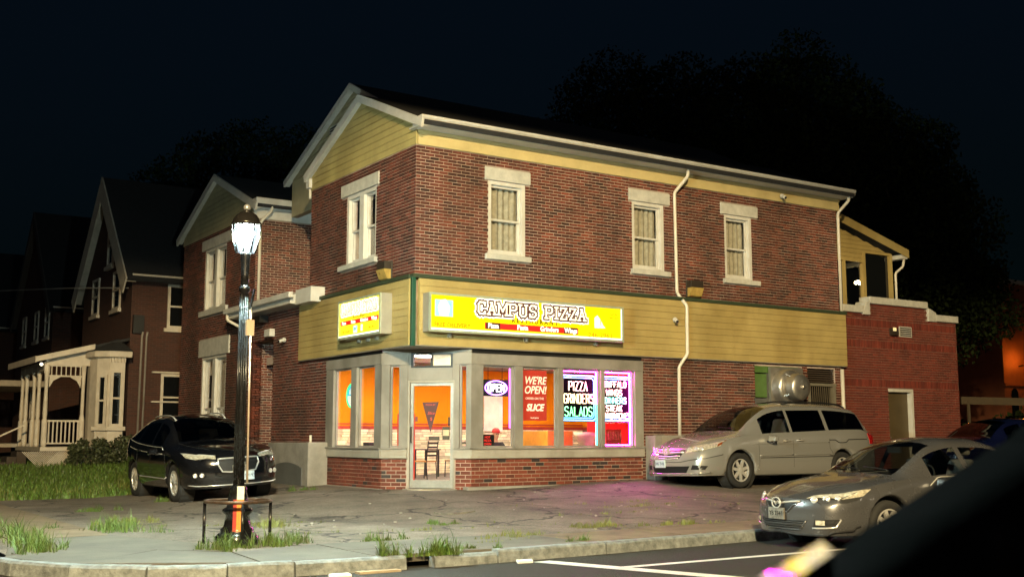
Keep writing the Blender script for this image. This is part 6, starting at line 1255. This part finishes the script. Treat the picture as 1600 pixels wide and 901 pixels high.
m = MB(); m.add([(-2.22, 18.2, 2.75), (-2.1, 17.58, 2.75), (-1.7, 17.24, 2.75), (-.96, 17.24, 2.75), (-.96, 18.6, 2.75), (-2.22, 18.6, 2.75), (-1.3, 18.2, 3.2), (-1.1, 18.6, 3.25)], [(0, 1, 6), (1, 2, 6), (2, 3, 6), (3, 4, 7, 6), (0, 6, 7, 5), (4, 5, 7)]); m.build('bay_roof', M_ROOF, bay)
for i in range(5): MB().box(-1.60 + i * .1, -1.555 + i * .1, 17.38, 17.449, 2.40, 2.548).build('dentil', M_HW, bay)
FBY = Frame((0, 17.45, 0), (1, 0, 0), (0, -1, 0)); one_window(FBY, -1.40, .35, 2.15, .40, bay); cpt = Vector((-2.0, 17.98, 0)); one_window(Frame((-1.785, 17.60, 0), (.74, -.67, 0), (-.67, -.74, 0)), 0, .35, 2.0, .34, bay)
gable_house(-.5, 32.5, 41.0, -1.2, 5.8, 10.3, 10, 'far_house', 'dark brick house standing in shadow beyond the porch house', [(-36.0, 4.4, 5.8, .9), (-33.6, 4.4, 5.8, .9), (-36, .8, 2.4, 1), (-39, 4.4, 5.8, .9)], [(2, 4.4, 5.8, 1)], M_HB, mat('dark fascia', (.06, .05, .045), .7))
gable_house(-1, 44, 52, -1.2, 5.8, 9.9, 10, 'far_house', 'farthest dark house at the left edge of the view', [(-46.5, 4.4, 5.8, .9), (-50, 4.4, 5.8, .9), (-47, .8, 2.4, 1)], [], M_HB, mat('dark fascia', (.06, .05, .045)))
pf = thing('porch', 'dim reddish porch of the farther house at the left edge', 'porch', (-3, 35, -1)); MB().box(-3.2, -.5, 33, 40, -.4, -.25).build('porch_floor', M_HW, pf); MB().box(-3.4, -.5, 32.8, 40.2, 2.2, 2.45).build('porch_roof', M_HW, pf)
for y in (33.1, 34.8, 36.5, 38.2, 39.9): MB().box(-3.15, -3.0, y - .07, y + .07, -.3, 2.2).build('column', M_HW, pf)
for i in range(22): MB().box(-3.12, -3.06, 33.2 + i * .3, 33.26 + i * .3, -.25, .5).build('baluster', M_HW, pf)
tag(MB().tube([(-30, 52, 7.6), (-12, 38, 6.3), (-3, 30.6, 6.02), (-2, 21.5, 5.2), (-1.0, 18.1, 4.9)], .018, 5).build('service_cable', mat('pale cable', (.35, .33, .3), .6)), 'thin overhead cable running to the brick house at left', 'cable')
# ---------------------------------------------------------------- trees and shrubs
M_BARK = mat('bark', (.05, .04, .03), .9, vs=8, var=.3)
def leafy(name, blobs, n, size, m, parent, seed=1):
    rg = np.random.RandomState(seed); C = np.array([b[:3] for b in blobs]); Rr = np.array([b[3] for b in blobs]); p = Rr ** 2; k = rg.choice(len(blobs), n, p=p / p.sum())
    d = rg.normal(size=(n, 3)); d /= np.linalg.norm(d, axis=1)[:, None]; rad = Rr[k] * (rg.uniform(.35, 1.0, n) ** .5) * (1 + .22 * np.sin(d[:, 0] * 7 + k) * np.cos(d[:, 2] * 6))
    P = C[k] + d * rad[:, None] * np.array([1, 1, .85]); u = rg.normal(size=(n, 3)); u /= np.linalg.norm(u, axis=1)[:, None]; v = np.cross(u, rg.normal(size=(n, 3))); v /= np.linalg.norm(v, axis=1)[:, None]
    s = size * rg.uniform(.5, 1.3, n)[:, None]; V = np.stack([P - u * s, P + v * s * .55, P + u * s, P - v * s * .55], 1).reshape(-1, 3)
    me = bpy.data.meshes.new(name); me.vertices.add(4 * n); me.vertices.foreach_set('co', V.ravel()); me.loops.add(4 * n); me.loops.foreach_set('vertex_index', np.arange(4 * n, dtype=np.int32)); me.polygons.add(n); me.polygons.foreach_set('loop_start', np.arange(0, 4 * n, 4, dtype=np.int32)); me.update(calc_edges=True); me.materials.append(m)
    return link(name, me, parent)
M_LEAF = mat('dark leaves', (.020, .030, .010), .9, vs=.7, var=.4, rnd=.4, spec=.05)
def tree(x, y, zb, h, blobs, n, size, label, seed, group=None):
    t = thing('tree', label, 'tree', (x, y, zb), 0, group); m = MB(); m.tube([(x, y, zb), (x + .1, y, zb + h * .3), (x - .15, y + .1, zb + h * .62), (x, y, zb + h * .9)], [h * .035, h * .026, h * .018, h * .006], 10)
    m.build('trunk', M_BARK, t, True); m = MB()
    for b in blobs[:: max(1, len(blobs) // 9)]: m.tube([(x, y, zb + h * random.uniform(.25, .5)), ((x + b[0]) / 2, (y + b[1]) / 2, (zb + h * .4 + b[2]) / 2 + .3), b[:3]], [h * .013, h * .008, .03], 6)
    m.build('limbs', M_BARK, t, True); leafy('crown', blobs, n, size, M_LEAF, t, seed); return t
def pixels(profile, d, rr, depth=2.2):
    """crown clumps for a tree line seen at bearing/elevation pairs (degrees) from the lot"""
    o = []
    for (b, e, r) in profile:
        a = R(b); dd = d + random.uniform(-depth, depth); o.append((CAM.x + dd * math.sin(a), CAM.y + dd * math.cos(a), dd * math.tan(R(e)), r * rr))
    return o
def crown(bs, d, seed):
    """clumps from (bearing, top elevation) pairs, filled downwards to the lower crown"""
    random.seed(seed); o = []
    for (b, e) in bs:
        el = e
        r = random.uniform(1.0, 1.5)
        el = e - math.degrees(math.atan(r * .8 / d))
        while el > 5.5:
            dd = d + random.uniform(-2.2, 2.2); a = R(b + random.uniform(-.35, .35)); o.append((CAM.x + dd * math.sin(a), CAM.y + dd * math.cos(a), dd * math.tan(R(el)), r))
            el -= random.uniform(1.8, 2.6); r = random.uniform(1.5, 2.3)
    return o
def base(b, d): return CAM.x + d * math.sin(R(b)), CAM.y + d * math.cos(R(b))
G_T = 'dark trees behind the shop'
for b, d, h, bs, n, lab, sd in ((39, 46, 15, [(35.3, 16.2), (36.2, 17.8), (37.3, 18.6), (38.4, 19.3), (39.4, 18.5), (40.4, 18.3), (41.3, 18.7)], 16000, 'dark broad tree rising behind the middle of the shop roof', 3),
                               (46.6, 45, 16, [(42.2, 19.1), (43.3, 18.3), (44.3, 18.6), (45.2, 19.0), (46.2, 18.4), (47.0, 18.9), (47.7, 19.8), (48.5, 18.7), (49.3, 18.5), (50.0, 17.4)], 22000, 'tallest dark tree behind the right part of the shop roof', 4),
                               (53.4, 47, 13, [(50.7, 16.6), (51.4, 15.6), (52.2, 15.9), (53.1, 15.2), (53.9, 14.9), (54.3, 12.7), (54.7, 10.5), (55.6, 8.4), (56.2, 6.8)], 17000, 'dark tree falling away to the right above the brick annex', 5)):
    x, y = base(b, d); tree(x, y, -1.2, h, crown(bs, d, sd), int(n * 3.6), .10, lab, sd, G_T)
for b, d, h, bs, n, lab, sd in ((18.6, 54, 14, [(15.4, 13.2), (16.2, 13.7), (17.1, 14.8), (18.0, 14.6), (19.0, 15.4), (19.8, 15.6), (20.6, 15.0), (21.3, 13.6)], 14000, 'dim tree rising behind the lantern and the left wing', 6), (23.0, 54, 14, [(22.2, 14.4), (22.8, 15.4), (23.6, 14.6), (24.4, 14)], 8000, 'dim tree half hidden by the cream gable', 7)):
    x, y = base(b, d); tree(x, y, -1.2, h, crown(bs, d, sd), int(n * 3), .10, lab, sd, 'dim trees behind the left wing')
random.seed(21)
for i, (x, y, r, lab) in enumerate(((-2.0, 16.9, .42, 'dark shrub nearest the porch lattice'), (-1.45, 16.8, .46, 'dark shrub under the bay window'), (-.8, 16.9, .45, 'dark shrub at the right corner of bay window'), (-2.5, 17.4, .34, 'low dark shrub in front of the lattice skirt'))):
    t = thing('shrub', lab, 'shrub', (x, y, ground(x, y)), 0, 'shrubs below the bay window'); z = ground(x, y)
    MB().tube([(x, y, z - .05), (x, y, z + .4)], .03, 6).build('stem', M_BARK, t); leafy('foliage', [(x + random.uniform(-.2, .2), y + random.uniform(-.15, .15), z + .15 + .13 * k, r * .6) for k in range(5)], 1400, .055, mat('shrub leaves', (.05, .06, .025), .6, vs=3, var=.4, rnd=.4), t, 30 + i)
# ---------------------------------------------------------------- right background
rbk = thing('far_brick_building', 'tall brick building glowing orange at the far right edge', 'building', (48, 18, -1))
M_RB = mat('far brick', (.26, .085, .04), .85, vs=1, var=.2, bump=.2)
MB().box(43.9, 62, 16.1, 30, -1.45, 8.2).build('wall', M_RB, rbk); MB().box(43.7, 62.2, 15.9, 30.2, 8.2, 8.42).build('coping', M_STONE, rbk)
FRB = Frame((0, 16.1, 0), (1, 0, 0), (0, -1, 0))
for a in (44.75, 47.2, 49.6):
    m = MB(); pts = [FRB(a - .3, .6, .03), FRB(a + .3, .6, .03)] + [FRB(a + .3 * math.cos(q), 2.3 + .3 * math.sin(q), .03) for q in [math.pi * i / 8 for i in range(9)]]; m.prism(pts, (0, .06, 0)); m.build('window', M_NIGHTGLASS, rbk)
MB().fbox(FRB, 43.9, 62, 2.72, 2.84, 0, .08).build('string_course', M_RB, rbk)
def orange_lamp(x, y, z, e, lab):
    t = thing('wall_lantern', lab, 'lamp', (x, y, z)); MB().lathe([(.10, 0), (.16, .12), (.16, .3), (.05, .42)], 10, (x, y, z)).build('glass', emis('sodium lamp', (1, .33, .03), e), t, True); MB().lathe([(.19, .42), (.12, .52), (0, .58)], 10, (x, y, z)).build('cap', M_DARK, t, True); MB().bar((x, y, z), (x, y + .6, z - .1), .05).build('arm', M_DARK, t); return t
orange_lamp(44.8, 15.2, 3.85, 60, 'bright orange lamp on the far brick building'); 
ol = thing('post_lamp', 'small orange lamp peeking past the annex corner', 'street lamp', (33.6, 11.9, -1)); MB().tube([(33.6, 11.9, -1), (33.6, 11.9, 2.6)], .06, 8).build('pole', M_DARK, ol, True); MB().ball((33.6, 11.9, 2.78), .17, 12).build('globe', emis('sodium globe', (1, .38, .05), 60), ol, True)
rl = thing('rail_fence', 'weathered wooden rail on posts beyond the dark blue car', 'fence', (25, 4.5, -1)); MB().bar((24.4, 4.95, 1.3), (30.5, .75, 1.12), .1, .26).build('rail', mat('weathered wood', (.07, .05, .028), .8, vs=5), rl)
for k in range(4): x, y = 24.6 + k * 1.7, 4.8 - k * 1.17; MB().tube([(x, y, -1.3), (x, y, 1.3)], .06, 6).build('post', mat('weathered wood', (.25, .17, .08)), rl)
leafy_h = thing('hedge', 'dim reddish undergrowth between annex and far brick building', 'hedge', (28, 8, -1)); random.seed(5)
leafy('foliage', [(22 + i * 1.0, 9.5 - i * .55 + random.uniform(-.5, .5), -.3 + random.uniform(0, .9), 1.0) for i in range(14)], 7000, .13, M_LEAF, leafy_h, 9)
# ---------------------------------------------------------------- the dark car door the photograph looks out over
dk = thing('car_door', 'black out of focus car window ledge crossing the bottom right corner', 'car door', (-9.5, -19.2, -1.45))
M_FG = mat('black door trim', (.003, .003, .003), .95, var=.1, bump=.1, spec=.05); yD = -19.253
edge = [(-10.9, -.46), (-10.4, -.30), (-10.15, -.19), (-9.9915, -.1394), (-9.933, -.1168), (-9.8877, -.1015), (-9.8421, -.079), (-9.7861, -.0597), (-9.7251, -.0372), (-9.6609, -.0135), (-9.6308, -.004), (-9.6055, .010), (-9.5741, .024), (-9.5, .03), (-9.2, .03), (-8.6, .03)]
def sill(m, ya, yb, dz, low):
    vs = []
    for (x, z) in edge: vs += [(x, ya, low), (x, ya, z + dz - .006), (x, ya + .006, z + dz), (x, yb - .01, z + dz), (x, yb, z + dz - .012), (x, yb, low)]
    n = len(edge); m.add(vs, [(6 * i + k, 6 * i + k + 1, 6 * i + k + 7, 6 * i + k + 6) for i in range(n - 1) for k in range(5)] + [(0, 5, 4, 3, 2, 1), tuple(6 * (n - 1) + k for k in range(6))])
m = MB(); sill(m, yD - .10, yD + .05, 0, -.75); m.build('door_body', M_FG, dk, True)
m = MB(); sill(m, yD + .05, yD + .06, -.012, -.3); m.build('weather_strip', M_FG, dk)
# polished strip on the ledge: it mirrors the lit signs
ST = [[[-10.0628, -19.296, -0.1017], [-10.1497, -19.4129, -0.0841]], [[-10.074, -19.3135, -0.0966], [-10.145, -19.4117, -0.0829]], [[-10.0815, -19.3271, -0.0922], [-10.1405, -19.4106, -0.0817]], [[-10.0839, -19.3354, -0.0887], [-10.138, -19.4114, -0.0802]], [[-10.084, -19.3415, -0.0856], [-10.1373, -19.414, -0.0783]], [[-10.0854, -19.3487, -0.0824], [-10.137, -19.4168, -0.0765]], [[-10.0878, -19.3567, -0.0791], [-10.1371, -19.42, -0.0745]], [[-10.091, -19.3654, -0.0757], [-10.1375, -19.4234, -0.0726]], [[-10.0949, -19.3747, -0.0723], [-10.1381, -19.427, -0.0706]], [[-10.0993, -19.3842, -0.0689], [-10.1391, -19.4309, -0.0687]], [[-10.1042, -19.394, -0.0655], [-10.1402, -19.4349, -0.0667]]]
m = MB(); vs = []
for a, b in ST: vs += [a, b, (b[0], b[1], b[2] - .03), (a[0], a[1], a[2] - .03)]
m.add(vs, [(4 * i, 4 * i + 4, 4 * i + 5, 4 * i + 1) for i in range(10)]); m.build('bright_trim', mat('polished trim', (.85, .85, .85), .06, 1.0, var=0), dk, True)
m = MB(); m.add(vs, [(4 * i + 1, 4 * i + 5, 4 * i + 6, 4 * i + 2) for i in range(10)] + [(4 * i + 2, 4 * i + 6, 4 * i + 7, 4 * i + 3) for i in range(10)] + [(4 * i + 3, 4 * i + 7, 4 * i + 4, 4 * i) for i in range(10)]); m.build('trim_carrier', M_FG, dk)
random.seed(3)

shade_roof = MB(); shade_roof.prism([(-13.6, -19.5, .50), (-13.2, -19.55, .56), (-13.2, -20.75, .56), (-13.6, -20.85, .45)], (3.7, 0, 0)); shade_roof.build('roof', M_FG, dk)  # unseen car roof, added to keep the street light off the ledge
m = MB(); m.box(-13.4, -8.6, -20.95, -20.85, -1.2, -.15); m.box(-13.4, -13.3, -20.85, -19.2, -1.2, -.1); m.box(-8.7, -8.6, -20.85, -19.4, -1.2, .0); m.build('far_side', M_FG, dk)
for x in (-13.3, -11.9, -8.7): MB().bar((x, -20.88, -.2), (x, -20.80, .36), .09).build('roof_post', M_FG, dk)
